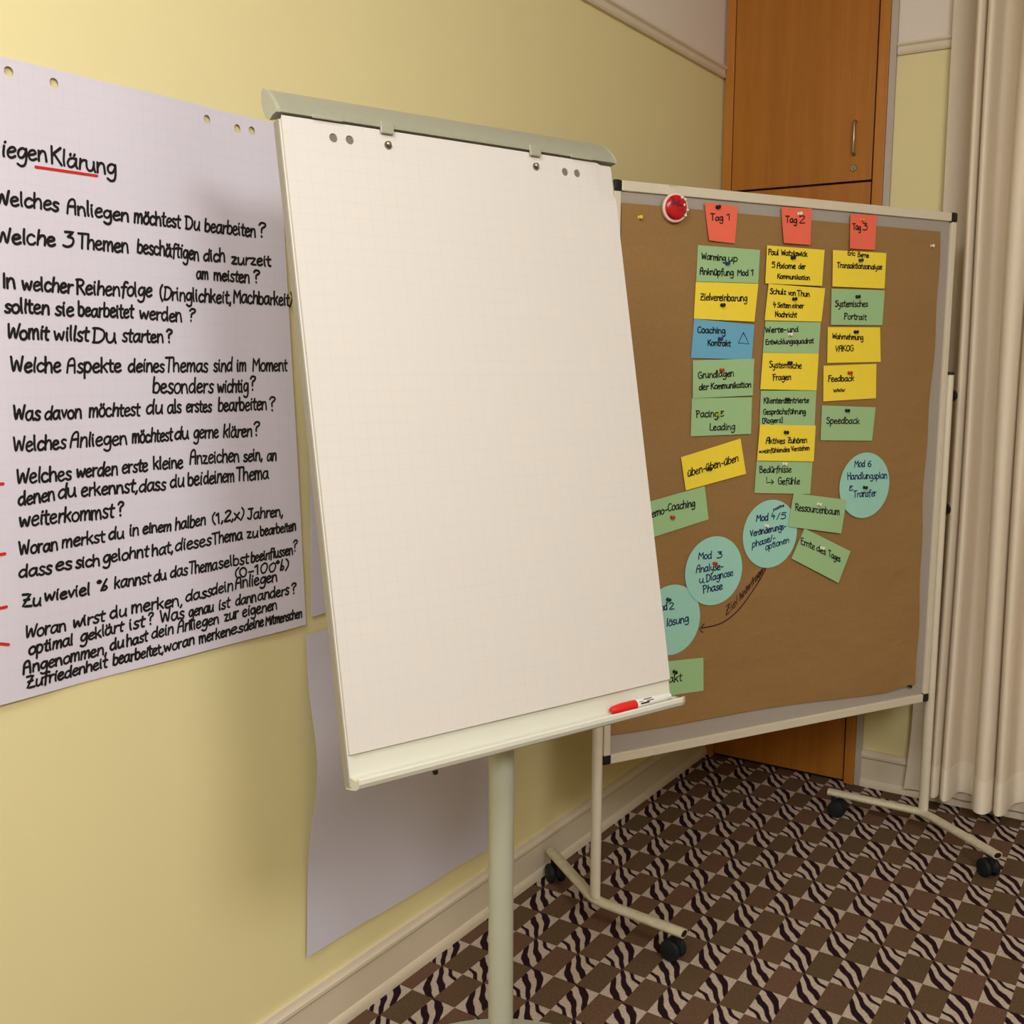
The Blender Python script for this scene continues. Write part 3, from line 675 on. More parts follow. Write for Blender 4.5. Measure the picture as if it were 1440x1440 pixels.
bmesh.ops.triangle_fill(bm, use_beauty=True, edges=ed)
for f in bm.faces:
    for l in f.loops: l[uvl].uv = (l.vert.co.x, l.vert.co.y)
for v in bm.verts:
    s, t = v.co.x, v.co.y; u = (s + 0.34) / 0.68; q = t / 0.975
    d = -0.0030 + 0.0012 * math.sin(math.pi * u) ** 2 + 0.0005 * math.sin(5 * u + 4 * q)
    if q < 0.09: d = d * 0.5 - 0.0017
    d = max(d, -0.0038)
    k2 = max(0.0, (s - 0.315) + (0.03 - t) * 0.7); d -= 9.0 * k2 * k2 if t < 0.06 else 0
    v.co = FP(s, t, d)
bmesh.ops.recalc_face_normals(bm, faces=bm.faces)
if sum(f.normal.dot(FNv) for f in bm.faces) < 0: bmesh.ops.reverse_faces(bm, faces=bm.faces)
o = obj('top_sheet', bm, M_pad, pad, smooth=40, recalc=False); thick(o, 0.0004)
M_hole = mat('grey_hole_shade', rgb(120, 112, 104), 0.8)  # darker grey discs paint the shade inside the punched holes
for n_, (hs, ht) in enumerate(HOLES):
    bm = bmesh.new()
    lathe(bm, FP(hs, ht, -0.0046), FNv, [(0.0071, 0), (0.0071, 0.0003), (0, 0.0003)], 20)
    obj('punch_hole', bm, M_hole, pad)
for hs, ht in (HOLES[2], HOLES[3]):
    bm = bmesh.new(); lathe(bm, FP(hs, ht - 0.002, -0.006), FNv, [(0.0026, 0), (0.0026, 0.005), (0.0042, 0.0056), (0.0044, 0.0075), (0.003, 0.009), (0, 0.0095)], 20)
    tag(obj('hanging_pin', bm, M_steel, flip, smooth=40), 'steel pin the pad hangs on')

# marker on the tray
ms = flip_st((858, 1004))[0]; me_ = flip_st((940, 985))[0]
mt, mdp, mr_ = 1.0045, 0.0035, 0.0085
mk = empty('whiteboard_marker', FP((ms + me_) / 2, mt, mdp), 'white felt marker with a red cap lying on the flip chart pen tray', 'marker')
L_ = me_ - ms
bm = bmesh.new(); lathe(bm, FP(ms, mt, mdp), FR, [(0.0045, 0), (0.0065, 0.003), (0.0085, 0.022), (0.0088, 0.024), (0.0088, L_ * 0.40)], 24); tag(obj('cap', bm, mat('red_plastic', rgb(214, 38, 34), 0.4), mk, smooth=35), 'red cap')
bm = bmesh.new(); lathe(bm, FP(ms, mt, mdp), FR, [(0.0082, L_ * 0.40 + .0002), (0.0082, L_ * 0.93), (0.006, L_ * 0.96), (0.006, L_), (0, L_)], 24); body = obj('barrel', bm, mat('white_plastic', rgb(232, 228, 220), 0.35), mk, smooth=35)
bm = bmesh.new()
def on_barrel(x, a0, a1, x1):
    n = 5; vs = []
    for k2 in range(n + 1):
        a = a0 + (a1 - a0) * k2 / n; r = 0.00835
        c0 = FNv * (math.cos(a) * r) - FD * (math.sin(a) * r)
        vs.append((bm.verts.new(FP(ms + x, mt, mdp) + c0), bm.verts.new(FP(ms + x1, mt, mdp) + c0)))
    for A, B in zip(vs, vs[1:]): bm.faces.new((A[0], A[1], B[1], B[0]))
on_barrel(L_ * 0.45, -0.1, 0.25, L_ * 0.60); on_barrel(L_ * 0.52, 0.75, 1.0, L_ * 0.66); on_barrel(L_ * 0.56, 0.3, 0.5, L_ * 0.68); on_barrel(L_ * 0.43, 0.45, 0.6, L_ * 0.5)
tag(obj('printed_label', bm, M_ink, body, recalc=False), 'small black print')

# ------------------------------------------------------------------ pinboard
B0 = V((0.29184498, 2.43067854, 1.91192302)); B1 = V((0.86863416, 3.47592094, 1.90958503)); B2 = V((0.28971185, 2.42857672, 0.44601779))
BR = (B1 - B0).normalized(); BD = (B2 - B0).normalized(); BN = BR.cross(BD) * 1.0
if BN.dot(CAM - B0) < 0: BN = -BN
BN.normalize(); BWd = (B1 - B0).length; BHt = (B2 - B0).length
BP = lambda s, t, d: B0 + BR * s + BD * t + BN * d
def pin_st(q):
    p = on_plane(q, B0, BN) - B0; return (p.dot(BR), p.dot(BD))
mid = (B0 + B1) / 2
pb = empty('pinboard', (mid.x, mid.y, 0), 'mobile grey felt pinboard with silver frame on casters, standing across the corner', 'pinboard')
fw, fd0, fd1 = 0.0245, -0.018, 0.004
bm = bmesh.new(); quad_box(bm, BP, 0.01, BWd - 0.01, 0.01, BHt - 0.01, -0.014, -0.004); obj('felt_panel', bm, M_felt, pb)
for nm, a in (('frame_rail', (0.022, BWd - 0.022, -0.006, fw - 0.006)), ('frame_rail', (0.022, BWd - 0.022, BHt - fw, BHt)), ('frame_stile', (0, fw * 0.8, 0.02, BHt - 0.024)), ('frame_stile', (BWd - fw * 0.8, BWd, 0.02, BHt - 0.024))):
    bm = bmesh.new(); quad_box(bm, BP, a[0], a[1], a[2], a[3], fd0, fd1, 0.002); obj(nm, bm, M_frame, pb)
for s0, s1 in ((-0.0015, 0.0225), (BWd - 0.027, BWd + 0.003)):
    for t0, t1 in ((-0.0075, 0.022), (BHt - 0.026, BHt + 0.0015)):
        bm = bmesh.new(); quad_box(bm, BP, s0, s1, t0, t1, fd0 - 0.001, fd1 + 0.0008, 0.0055); obj('corner_cap', bm, M_black, pb, smooth=40)
# poles, feet, casters
def pole(s, zt, zb, oval=(0.0165, 0.0125)):
    p = BP(s, 0, -0.008); bm = bmesh.new()
    tube(bm, [(p.x, p.y, zb), (p.x, p.y, (zb + zt) / 2), (p.x, p.y, zt)], oval[0], 24, oval[1], upv=tuple(BR))
    o = obj('pole', bm, M_frame, pb, smooth=50)
    bm = bmesh.new(); tube(bm, [(p.x, p.y, zt - 0.001), (p.x, p.y, zt + 0.008)], oval[0] + 0.001, 24, oval[1] + 0.001, upv=tuple(BR)); obj('pole_cap', bm, M_black, o, smooth=40)
    return p
pl = pole(-0.0165, 1.33, 0.085); prr = pole(BWd + 0.0165, 1.448, 0.085)
for zt in (1.385, 1.04):
    for sgn, p in ((-1, pl), (1, prr)):
        bm = bmesh.new(); lathe(bm, (p.x, p.y, zt), BR * sgn, [(0.006, 0.008), (0.006, 0.016), (0.016, 0.017), (0.0175, 0.024), (0.012, 0.029), (0, 0.030)], 20)
        if not (sgn == -1 and zt > 1.34): obj('clamp_knob', bm, M_black, pb, smooth=40)
        else: bm.free()
def caster(pt, facing):
    """twin-wheel caster under a foot end"""
    f = V(facing).normalized(); sd = V((-f.y, f.x, 0))
    h = bmesh.new(); tube(h, [(pt.x, pt.y, 0.046), (pt.x, pt.y, 0.066)], 0.008, 12)
    c = V((pt.x, pt.y, 0.028)) - f * 0.014
    prof = [(0.021, -0.006), (0.0255, -0.004), (0.0255, 0.004), (0.021, 0.006)]
    b2 = bmesh.new(); pts = [c + V((0, 0, 0.0)) + (f * math.cos(a) + V((0, 0, 1)) * math.sin(a)) * 0.0275 for a in [math.radians(x) for x in range(-10, 200, 14)]]
    L = [[b2.verts.new(p + sd * w_) for p in pts] for w_ in (-0.0055, 0.0055)]
    for k2 in range(len(pts) - 1): b2.faces.new((L[0][k2], L[0][k2 + 1], L[1][k2 + 1], L[1][k2]))
    b2.faces.new(L[0]); b2.faces.new(L[1][::-1])
    merge(h, b2)
    hs = obj('caster', h, M_rubber, pb, smooth=40)
    for w_ in (-0.0155, 0.0155):
        m_ = bmesh.new(); lathe(m_, c + sd * w_, sd, [(0, -0.0095), (0.016, -0.0095), (0.025, -0.007), (0.0275, -0.003), (0.0275, 0.003), (0.025, 0.007), (0.016, 0.0095), (0, 0.0095)], 28); 
        obj('wheel', m_, M_rubber, hs, smooth=40)
def on_floor(q, z=0.0): return on_plane(q, (0, 0, z), V((0, 0, 1)))
def foot(p, front, rear):
    ends = [on_floor(front, 0.078), on_floor(rear, 0.078)]
    apex = V((p.x, p.y, 0.074))
    a, b = ends; pts = []
    for k2 in range(7): pts.append(a.lerp(apex, k2 / 6 * 0.88))
    for k2 in range(1, 4): 
        t = k2 / 4; q0 = a.lerp(apex, 0.88); q2 = b.lerp(apex, 0.88); pts.append(q0.lerp(apex, t).lerp(apex.lerp(q2, t), t))
    for k2 in range(6, -1, -1): pts.append(b.lerp(apex, k2 / 6 * 0.88))
    bm = bmesh.new(); tube(bm, pts, 0.0165, 20, 0.0115)
    for e in ((pts[0], pts[1]), (pts[-1], pts[-2])): pass
    o = obj('foot', bm, M_foot, pb, smooth=45)
    for e, nx in ((pts[0], pts[1]), (pts[-1], pts[-2])):
        dr = (e - nx).normalized(); bm = bmesh.new(); tube(bm, [e + dr * 0.0002, e + dr * 0.0008], 0.0125, 20, 0.008); obj('end_plug', bm, M_dark, o)
    for e in (pts[0], pts[-1]):
        q = e.lerp(apex, 0.06); caster(V((q.x, q.y, 0)), V((e.x - apex.x, e.y - apex.y, 0)) if e is pts[0] else V((e.x - apex.x, e.y - apex.y, 0)))
foot(pl, (962, 1313), (775, 1197)); foot(prr, (1403, 1203), (1165, 1113))

# brown paper pinned on the board, slightly wavy at its edges
KB = 0.0018
def kraft_d(s, t):
    return KB - 0.004 + 0.0035 + 0.002 * math.sin(7 * s + 2.0 * t) * math.sin(3 * t + 1)
tl = pin_st((874, 285)); trc = pin_st((1321, 326)); blc = pin_st((851, 1033)); brc = pin_st((1284, 966))
bm = bmesh.new(); NS, NTt = 48, 60; rows = []
for r in range(NTt + 1):
    v = r / NTt; row = []
    for k2 in range(NS + 1):
        u = k2 / NS
        s = (tl[0] * (1 - u) + trc[0] * u) * (1 - v) + (blc[0] * (1 - u) + brc[0] * u) * v
        t = (tl[1] * (1 - u) + trc[1] * u) * (1 - v) + (blc[1] * (1 - u) + brc[1] * u) * v
        if k2 == NS: s += 0.005 * math.sin(9 * v) + 0.003 * math.sin(31 * v)
        if r == NTt: t += 0.004 * math.sin(8 * u + 1)
        cu = max(0, u - 0.9) * max(0, v - 0.9) * 100
        t -= 0.012 * cu if u > 0.9 and v > 0.9 else 0
        d = max(-0.0025, kraft_d(s, t)) + 0.012 * cu * max(0, (u - 0.96) * 10)
        row.append(bm.verts.new(BP(s, t, d)))
    rows.append(row)
for A, B in zip(rows, rows[1:]):
    for k2 in range(NS): bm.faces.new((A[k2], A[k2 + 1], B[k2 + 1], B[k2]))
kp = obj('brown_paper', bm, M_kraft, smooth=60); thick(kp, 0.0003)
tag(kp, 'large sheet of brown packing paper covering the pinboard under the cards', 'paper sheet')

Z6 = ((950, 270), 310 / 1440); Z7 = ((940, 440), 320 / 1440); Z8 = ((900, 600), 360 / 1364)
def zpt(Z, p): return (Z[0][0] + p[0] * Z[1], Z[0][1] + p[1] * Z[1])
kl = lambda p: BP(p[0], p[1], max(-0.0025, kraft_d(p[0], p[1])) + 0.0007)
bm = bmesh.new()
arrow = [pin_st(zpt(Z8, p)) for p in ((668, 752), (640, 805), (585, 890), (515, 980), (430, 1045), (325, 1072))]
ribbon(bm, smooth(arrow, 6), 0.0036, kl)
ribbon(bm, [pin_st(zpt(Z8, p)) for p in ((337, 1050), (312, 1080), (330, 1094))], 0.0036, kl)
obj('drawn_arrow', bm, M_brown_ink, kp, recalc=False)
bm = bmesh.new()
write(bm, [('Ziel', 452, 1008, 515, 945, 30), ('hinterfragen', 527, 930, 660, 765, 26)], pin_st, kl, 0.0030, *Z8)
obj('handwriting', bm, M_brown_ink, kp, recalc=False)

LAYER = [0]
def card(Z, corners, colour, words, ink, label, lift, group, curl=None, rnd=False, extra=None, zone=None):
    """card pinned on the board: corners TL, TR, BR, BL (or centre and radii when rnd)"""
    base = 0.0040 + 0.0013 * lift
    if not rnd:
        c = [V(pin_st(zpt(Z, p))) for p in corners]
        cen = (c[0] + c[1] + c[2] + c[3]) / 4
        def dz(p):
            y = (p[1] - c[0].y) / max(1e-6, (c[3].y - c[0].y)); x = (p[0] - c[0].x) / max(1e-6, (c[1].x - c[0].x))
            d = base + 0.0006 * y
            if curl: d += curl * max(0, 1 - x) ** 3 * max(0, y) ** 2
            return d
        bm = bmesh.new(); n1, n2 = 8, 6; rows = []
        for r in range(n2 + 1):
            row = []
            for k2 in range(n1 + 1):
                u, v = k2 / n1, r / n2; p = (c[0] * (1 - u) + c[1] * u) * (1 - v) + (c[3] * (1 - u) + c[2] * u) * v
                row.append(bm.verts.new(BP(p.x, p.y, dz(p))))
            rows.append(row)
        for A, B in zip(rows, rows[1:]):
            for k2 in range(n1): bm.faces.new((A[k2], A[k2 + 1], B[k2 + 1], B[k2]))
    else:
        (cx, cy), (ra, rb) = corners
        cen = V(pin_st(zpt(Z, (cx, cy))))
        rx = (V(pin_st(zpt(Z, (cx + ra, cy)))) - V(pin_st(zpt(Z, (cx - ra, cy))))).length / 2
        ry = (V(pin_st(zpt(Z, (cx, cy + rb)))) - V(pin_st(zpt(Z, (cx, cy - rb))))).length / 2
        rr = (rx + ry) / 2
        def dz(p): return base + 0.0006 * (p[1] - cen.y) / rr
        bm = bmesh.new(); rings = [[bm.verts.new(BP(cen.x, cen.y, dz(cen)))]]
        for q in (0.5, 1.0):
            rings.append([bm.verts.new(BP(cen.x + rx * q * math.cos(a), cen.y + ry * q * math.sin(a), dz((0, cen.y + ry * q * math.sin(a))))) for a in [2 * math.pi * k2 / 64 for k2 in range(64)]])
        for k2 in range(64):
            k3 = (k2 + 1) % 64; bm.faces.new((rings[0][0], rings[1][k2], rings[1][k3])); bm.faces.new((rings[1][k2], rings[2][k2], rings[2][k3], rings[1][k3]))
    bmesh.ops.recalc_face_normals(bm, faces=bm.faces)
    o = obj('round_card' if rnd else 'index_card', bm, CARD[colour], smooth=60, origin=BP(cen.x, cen.y, base)); thick(o, 0.0004)
    tag(o, label, 'card', group)
    bm = bmesh.new(); lf = lambda p: BP(p[0], p[1], dz(p) + 0.0007)
    write(bm, words, pin_st, lf, 0.0033, *Z)
    obj('handwriting', bm, ink, o, recalc=False)
    if extra:
        bm = bmesh.new()
        for ln in extra: ribbon(bm, [pin_st(zpt(Z, p)) for p in ln], 0.0028, lf)
        obj('drawn_triangle' if len(extra) == 1 else 'drawn_arrow', bm, ink, o, recalc=False)
    return o
K, B_ = M_ink, M_blue_ink
gH, gL, gM, gR, gC, gS = 'red day cards along the top', 'cards in the left column', 'cards in the middle column', 'cards in the right column', 'round aqua cards', 'tilted cards below the columns'
card(Z6, [(180, 70), (397, 95), (375, 338), (200, 318)], 'red', [('Tag', 218, 186, 298, 192, 26), ('1', 322, 184, 345, 184, 26)], K, 'red card marked Tag 1 with a curled corner, heading the left column of the pinboard', 2, gH, curl=0.008)
card(Z6, [(680, 100), (878, 110), (868, 347), (690, 335)], 'red', [('Tag', 708, 200, 780, 205, 26), ('2', 795, 205, 832, 205, 30)], K, 'red card marked Tag 2, heading the middle column of the pinboard', 2, gH, curl=0.005)
card(Z6, [(1132, 145), (1302, 155), (1290, 380), (1122, 370)], 'red', [('Tag', 1146, 247, 1196, 252, 26), ('3', 1208, 250, 1240, 250, 30)], K, 'red card marked Tag 3, heading the right column of the pinboard', 2, gH, curl=0.003)
card(Z6, [(138, 348), (543, 380), (530, 597), (125, 585)], 'green', [('Warming', 162, 440, 318, 452, 26), ('up', 335, 453, 395, 456, 26), ('Anknüpfung', 150, 540, 368, 548, 26), ('Mod', 395, 546, 465, 546, 23), ('1', 480, 545, 497, 545, 24)], K, 'green card reading Warming up Anknüpfung Mod 1, below the red Tag 1 card', 1, gL)
card(Z6, [(122, 588), (530, 600), (503, 848), (108, 828)], 'yellow', [('Zielvereinbarung', 150, 708, 455, 715, 28)], K, 'yellow card reading Zielvereinbarung, second in the left column', 2, gL)
card(Z7, [(155, 38), (535, 75), (517, 295), (133, 285)], 'blue', [('Coaching', 175, 125, 350, 132, 25), ('Kontrakt', 240, 205, 382, 212, 24)], K, 'blue card reading Coaching Kontrakt with a drawn triangle', 1, gL, extra=[((465, 125), (432, 190), (500, 197), (465, 125))])
card(Z7, [(145, 300), (533, 290), (522, 522), (143, 540)], 'green', [('Grundlagen', 178, 415, 402, 400, 27), ('der', 182, 488, 240, 486, 25), ('Kommunikation', 258, 482, 510, 470, 23)], K, 'green card reading Grundlagen der Kommunikation, below the blue card', 2, gL)
card(Z7, [(140, 540), (520, 533), (513, 765), (132, 780)], 'green', [('Pacing', 168, 660, 305, 656, 27), ('&', 318, 655, 342, 653, 26), ('Leading', 252, 742, 410, 739, 26)], K, 'green card reading Pacing & Leading, lowest straight card of the left column', 1, gL)
card(Z6, [(585, 350), (960, 380), (942, 615), (572, 598)], 'yellow', [('Paul', 592, 412, 658, 415, 24), ('Watzlawick', 678, 416, 845, 423, 22), ('5', 615, 495, 636, 496, 22), ('Axiome', 648, 498, 768, 503, 22), ('der', 788, 503, 832, 504, 21), ('Kommunikation', 650, 566, 862, 576, 19)], K, 'yellow card about 5 Axiome der Kommunikation, below the red Tag 2 card', 3, gM)
card(Z6, [(597, 600), (966, 630), (940, 848), (570, 838)], 'yellow', [('Schulz', 605, 665, 708, 671, 22), ('von', 725, 675, 772, 678, 20), ('Thun', 785, 680, 862, 684, 22), ('4', 622, 753, 642, 753, 22), ('Seiten', 652, 755, 740, 758, 21), ('einer', 750, 758, 825, 760, 20), ('Nachricht', 638, 815, 778, 820, 21)], K, 'yellow card about 4 Seiten einer Nachricht, second in the middle column', 2, gM)
card(Z7, [(605, 52), (955, 60), (940, 258), (588, 250)], 'green', [('Werte-', 605, 125, 735, 122, 22), ('und', 745, 122, 812, 120, 21), ('Entwicklungsquadrat', 605, 200, 908, 192, 20)], K, 'green card reading Werte- und Entwicklungsquadrat in the middle column', 1, gM)
card(Z7, [(588, 252), (940, 258), (925, 490), (570, 483)], 'yellow', [('Systemische', 627, 346, 830, 352, 24), ('Fragen', 650, 426, 762, 422, 24)], K, 'yellow card reading Systemische Fragen in the middle column', 2, gM)
card(Z7, [(577, 492), (927, 492), (915, 712), (567, 708)], 'green', [('Klientenzentrierte', 595, 572, 878, 568, 21), ('Gesprächsführung', 590, 642, 858, 638, 21), ('[Rogers]', 585, 697, 712, 692, 19)], K, 'green card reading Klientenzentrierte Gesprächsführung in the middle column', 1, gM)
card(Z7, [(565, 705), (917, 712), (903, 938), (545, 932)], 'yellow', [('Aktives', 602, 825, 720, 826, 23), ('Zuhören', 740, 822, 860, 821, 22), ('=>', 558, 888, 588, 886, 18), ('einfühlendes', 592, 886, 750, 876, 18), ('Verstehen', 762, 874, 875, 866, 18)], K, 'yellow card reading Aktives Zuhören, einfühlendes Verstehen, low in the middle column', 4, gM)
card(Z8, [(615, 178), (912, 180), (898, 358), (602, 352)], 'green', [('Bedürfnisse', 630, 244, 798, 242, 21), ('Gefühle', 728, 306, 842, 305, 22)], K, 'green card reading Bedürfnisse Gefühle with a small arrow, bottom of the middle column', 1, gM, extra=[((666, 268), (667, 298), (703, 294)), ((692, 282), (704, 294), (692, 306))])
card(Z6, [(1017, 380), (1365, 400), (1352, 632), (1012, 618)], 'yellow', [('Eric', 1112, 413, 1160, 418, 18), ('Berne', 1178, 424, 1250, 430, 18), ('Transaktionsanalyse', 1042, 496, 1335, 508, 22)], K, 'yellow card reading Transaktionsanalyse, below the red Tag 3 card', 2, gR)
card(Z6, [(1010, 632), (1357, 643), (1340, 870), (1005, 868)], 'green', [('Systemisches', 1032, 750, 1245, 750, 25), ('Portrait', 1090, 832, 1235, 836, 24)], K, 'green card reading Systemisches Portrait, second in the right column', 1, gR)
card(Z7, [(1000, 90), (1330, 92), (1333, 310), (995, 317)], 'yellow', [('Wahrnehmung', 1028, 163, 1222, 172, 21), ('VAKOG', 1045, 246, 1160, 240, 22)], K, 'yellow card reading Wahrnehmung VAKOG in the right column', 1, gR)
card(Z7, [(973, 335), (1307, 322), (1303, 540), (970, 560)], 'yellow', [('Feedback', 1000, 436, 1162, 430, 23), ('www', 1035, 503, 1105, 500, 20)], K, 'yellow card reading Feedback www in the right column', 1, gR)
card(Z7, [(963, 585), (1302, 597), (1278, 808), (953, 805)], 'green', [('Speedback', 990, 700, 1198, 701, 25)], K, 'green card reading Speedback, lowest card of the right column', 1, gR)
card(Z8, [(210, 162), (527, 62), (556, 250), (235, 338)], 'yellow', [('üben-üben-üben', 246, 266, 514, 182, 25)], K, 'tilted yellow card reading üben-üben-üben', 2, gS)
card(Z8, [(30, 402), (338, 315), (358, 492), (50, 592)], 'green', [('Demo-', 28, 492, 138, 456, 25), ('Coaching', 142, 448, 285, 424, 25)], K, 'tilted green card ending in Coaching, half behind the flip chart', 1, gS)
card(Z8, ((386, 766), (151, 182)), 'aqua', [('Mod', 303, 705, 372, 701, 24), ('3', 400, 698, 426, 696, 22), ('Analyse-', 290, 778, 435, 756, 24), ('u.', 307, 830, 337, 828, 22), ('Diagnose', 345, 824, 487, 790, 23), ('Phase', 328, 886, 430, 862, 24)], B_, 'round aqua card reading Mod 3 Analyse- u. Diagnose Phase', 2, gC, rnd=True)
card(Z8, ((163, 1028), (151, 186)), 'aqua', [('Mod', 78, 985, 138, 973, 24), ('2', 150, 970, 174, 968, 22), ('lösung', 135, 1062, 252, 1034, 25)], B_, 'round aqua card reading 2 and lösung, cut off by the flip chart', 1, gC, rnd=True)
card(Z8, ((687, 570), (143, 180)), 'aqua', [('Mod', 612, 503, 675, 498, 23), ('4', 693, 493, 712, 491, 20), ('/', 722, 492, 735, 490, 20), ('5', 742, 490, 768, 488, 22), ('Veränderungs-', 580, 585, 770, 542, 21), ('phase/-', 590, 642, 712, 604, 21), ('optionen', 660, 657, 785, 614, 20), ('positive', 703, 448, 760, 424, 10)], B_, 'round aqua card reading Mod 4/5 Veränderungsphase/-optionen, beside the Ressourcenbaum card', 1, gC, rnd=True)
card(Z8, ((1190, 312), (132, 173)), 'aqua', [('Mod', 1135, 214, 1190, 212, 22), ('6', 1206, 213, 1224, 212, 20), ('Handlungsplan', 1098, 280, 1308, 275, 22), ('&', 1106, 340, 1127, 337, 18), ('Transfer', 1130, 376, 1250, 368, 22)], B_, 'round aqua card reading Mod 6 Handlungsplan & Transfer, at the right edge of the brown paper', 1, gC, rnd=True)
card(Z8, [(808, 352), (1090, 388), (1060, 567), (778, 530)], 'green', [('Ressourcenbaum', 815, 444, 1050, 470, 23)], K, 'tilted green card reading Ressourcenbaum', 3, gS)
card(Z8, [(868, 540), (1112, 662), (1046, 830), (797, 700)], 'green', [('Ernte', 848, 624, 920, 654, 23), ('des', 930, 658, 978, 682, 22), ('Tages', 995, 690, 1055, 718, 21)], K, 'tilted green card reading Ernte des Tages', 2, gS)
card(Z8, [(40, 1258), (331, 1228), (331, 1403), (40, 1446)], 'green', [('akt', 146, 1361, 215, 1352, 26)], K, 'green card ending in kt, lowest on the brown paper beside the flip chart tray', 1, gS)

# ------------------------------------------------------------------ push pins
PROTO = {}
def pin_proto(col):
    bm = bmesh.new()
    lathe(bm, (0, 0, 0), BN, [(0.0008, -0.004), (0.0008, 0.0), (0.0046, 0.0004), (0.0050, 0.0012), (0.0044, 0.0024), (0.0026, 0.0034), (0.0022, 0.0075), (0.0034, 0.0088), (0.0046, 0.0098), (0.0050, 0.0112), (0.0042, 0.0126), (0, 0.0130)], 16)
    me = bpy.data.meshes.new('push_pin'); bmesh.ops.recalc_face_normals(bm, faces=bm.faces); bm.to_mesh(me); bm.free()
    me.materials.append(PIN[col]); me.polygons.foreach_set('use_smooth', [True] * len(me.polygons))
    return bpy.data.objects.new('push_pin', me)
def push(Z, p, col, d, where):
    if col not in PROTO: PROTO[col] = pin_proto(col); o = PROTO[col]
    else: o = PROTO[col].copy()
    s, t = pin_st(zpt(Z, p)); o.location = BP(s - 0.002, t, d); C.objects.link(o)
    tag(o, 'small %s push pin %s' % (col if col != 'green' else 'dark green', where), 'push pin', 'push pins on the pinboard')
ID = ((0, 0), 1.0)
dk = lambda l: 0.0046 + 0.0013 * l
for Z, p, col, l, where in (
    (Z6, (262, 102), 'black', 2, 'in the red Tag 1 card'), (Z6, (795, 145), 'white', 2, 'in the red Tag 2 card'), (Z6, (1203, 185), 'orange', 2, 'in the red Tag 3 card'),
    (Z6, (325, 468), 'blue', 1, 'in the green Warming up card'), (Z6, (748, 432), 'black', 3, 'in the yellow card about 5 Axiome'), (Z6, (1192, 448), 'green', 2, 'in the yellow Transaktionsanalyse card'),
    (Z6, (292, 740), 'black', 2, 'in the yellow Zielvereinbarung card'), (Z6, (760, 700), 'black', 2, 'in the yellow card about 4 Seiten einer Nachricht'), (Z6, (1175, 685), 'black', 1, 'in the green Systemisches Portrait card'),
    (Z7, (315, 164), 'blue', 1, 'in the blue Coaching Kontrakt card'), (Z7, (757, 137), 'white', 1, 'in the green Entwicklungsquadrat card'), (Z7, (1172, 121), 'black', 1, 'in the yellow Wahrnehmung card'),
    (Z7, (752, 316), 'black', 2, 'in the yellow Systemische Fragen card'), (Z7, (322, 362), 'red', 2, 'in the green Grundlagen card'), (Z7, (1133, 379), 'red', 1, 'in the yellow Feedback card'),
    (Z7, (738, 546), 'black', 1, 'in the green Gesprächsführung card'), (Z7, (300, 645), 'lime', 1, 'in the green Pacing & Leading card'), (Z7, (1117, 617), 'black', 1, 'in the green Speedback card'),
    (Z7, (725, 754), 'black', 4, 'in the yellow Aktives Zuhören card'), (Z8, (358, 222), 'black', 2, 'in the tilted yellow üben card'), (Z8, (163, 480), 'red', 1, 'in the tilted green Coaching card'),
    (Z8, (760, 197), 'white', 1, 'in the green Bedürfnisse card'), (Z8, (1187, 322), 'black', 1, 'in the round Mod 6 card'), (Z8, (940, 411), 'white', 3, 'in the green Ressourcenbaum card'),
    (Z8, (664, 526), 'white', 1, 'in the round Mod 4/5 card'), (Z8, (957, 644), 'white', 2, 'in the green Ernte des Tages card'), (Z8, (387, 725), 'red', 2, 'in the round Mod 3 card'),
    (Z8, (142, 917), 'green', 1, 'in the round card reading lösung'), (Z8, (176, 1301), 'black', 1, 'in the green card ending in kt'),
    (ID, (899, 306), 'yellow', -3, 'in the top left corner of the brown paper'), (ID, (1309, 346), 'white', -3, 'in the top right corner of the brown paper'), (ID, (1277, 964), 'black', -2, 'in the bottom right corner of the brown paper')):
    push(Z, p, col, dk(l), where)

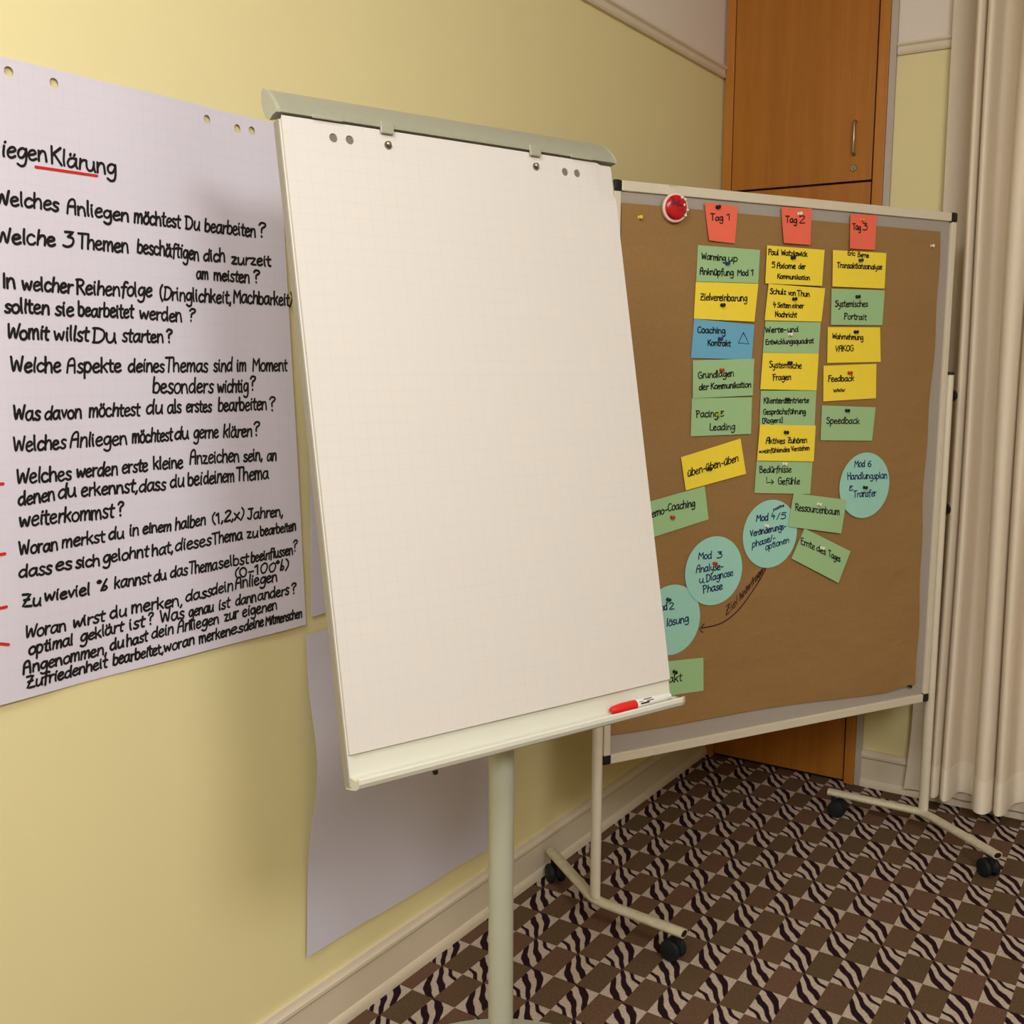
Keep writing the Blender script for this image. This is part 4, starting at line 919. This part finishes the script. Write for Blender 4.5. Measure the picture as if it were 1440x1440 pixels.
# ------------------------------------------------------------------ red round timer hooked over the top rail
s, t = pin_st((944, 293))
bd = empty('round_badge', BP(s, t, 0.012), 'round red glittery badge with a white rim hanging from the top rail of the pinboard', 'badge')
nb = (BN * 0.93 - BR * 0.10 + BD * 0.05).normalized()
o0 = BP(s, t, 0.0085)
bm = bmesh.new(); lathe(bm, o0, nb, [(0, 0), (0.033, 0), (0.0355, 0.003), (0.0355, 0.011), (0.032, 0.0135), (0.030, 0.013), (0, 0.013)], 40); obj('rim', bm, mat('white_badge_rim', rgb(236, 205, 190), 0.4), bd, smooth=40)
m_ = bpy.data.materials.new('red_glitter'); m_.use_nodes = True; tn = NT(m_); pp = tn.n['Principled BSDF']; pp.inputs['Roughness'].default_value = 0.25
nv = tn.noise(60, tn.obj(), 3.0); tn.l.new(tn.mix(tn.m('MULTIPLY', tn.m('GREATER_THAN', nv, 0.56), 0.8), rgb(190, 14, 30), rgb(96, 18, 44)), pp.inputs['Base Color'])
bm = bmesh.new(); lathe(bm, o0 + nb * 0.0128, nb, [(0.0305, 0), (0.029, 0.003), (0.024, 0.0055), (0.014, 0.0075), (0, 0.008)], 40); obj('face', bm, m_, bd, smooth=60)
e1 = BR - nb * BR.dot(nb); e1.normalize(); e2 = nb.cross(e1)
if e2.dot(BD) > 0: e2 = -e2
Mb = mat('pale_beads', rgb(240, 220, 205), 0.2)
for a, r in ((62, .028), (42, .0305), (-8, .031), (-34, .031), (20, .0215)):
    c = o0 + nb * 0.0175 + (e1 * math.cos(math.radians(a)) + e2 * math.sin(math.radians(a))) * r
    bm = bmesh.new(); bmesh.ops.create_uvsphere(bm, u_segments=12, v_segments=8, radius=0.0036, matrix=Matrix.Translation(c)); obj('bead', bm, Mb, bd, smooth=60)
bm = bmesh.new(); sl, tl_ = pin_st((939, 275)); quad_box(bm, BP, sl - 0.004, sl + 0.020, -0.004, t + 0.004, 0.0046, 0.0080, 0.0006); quad_box(bm, BP, sl - 0.004, sl + 0.020, -0.004, -0.0012, -0.012, 0.0080, 0.0004)
tag(obj('hook', bm, M_frame, bd), 'pale hook over the rail')
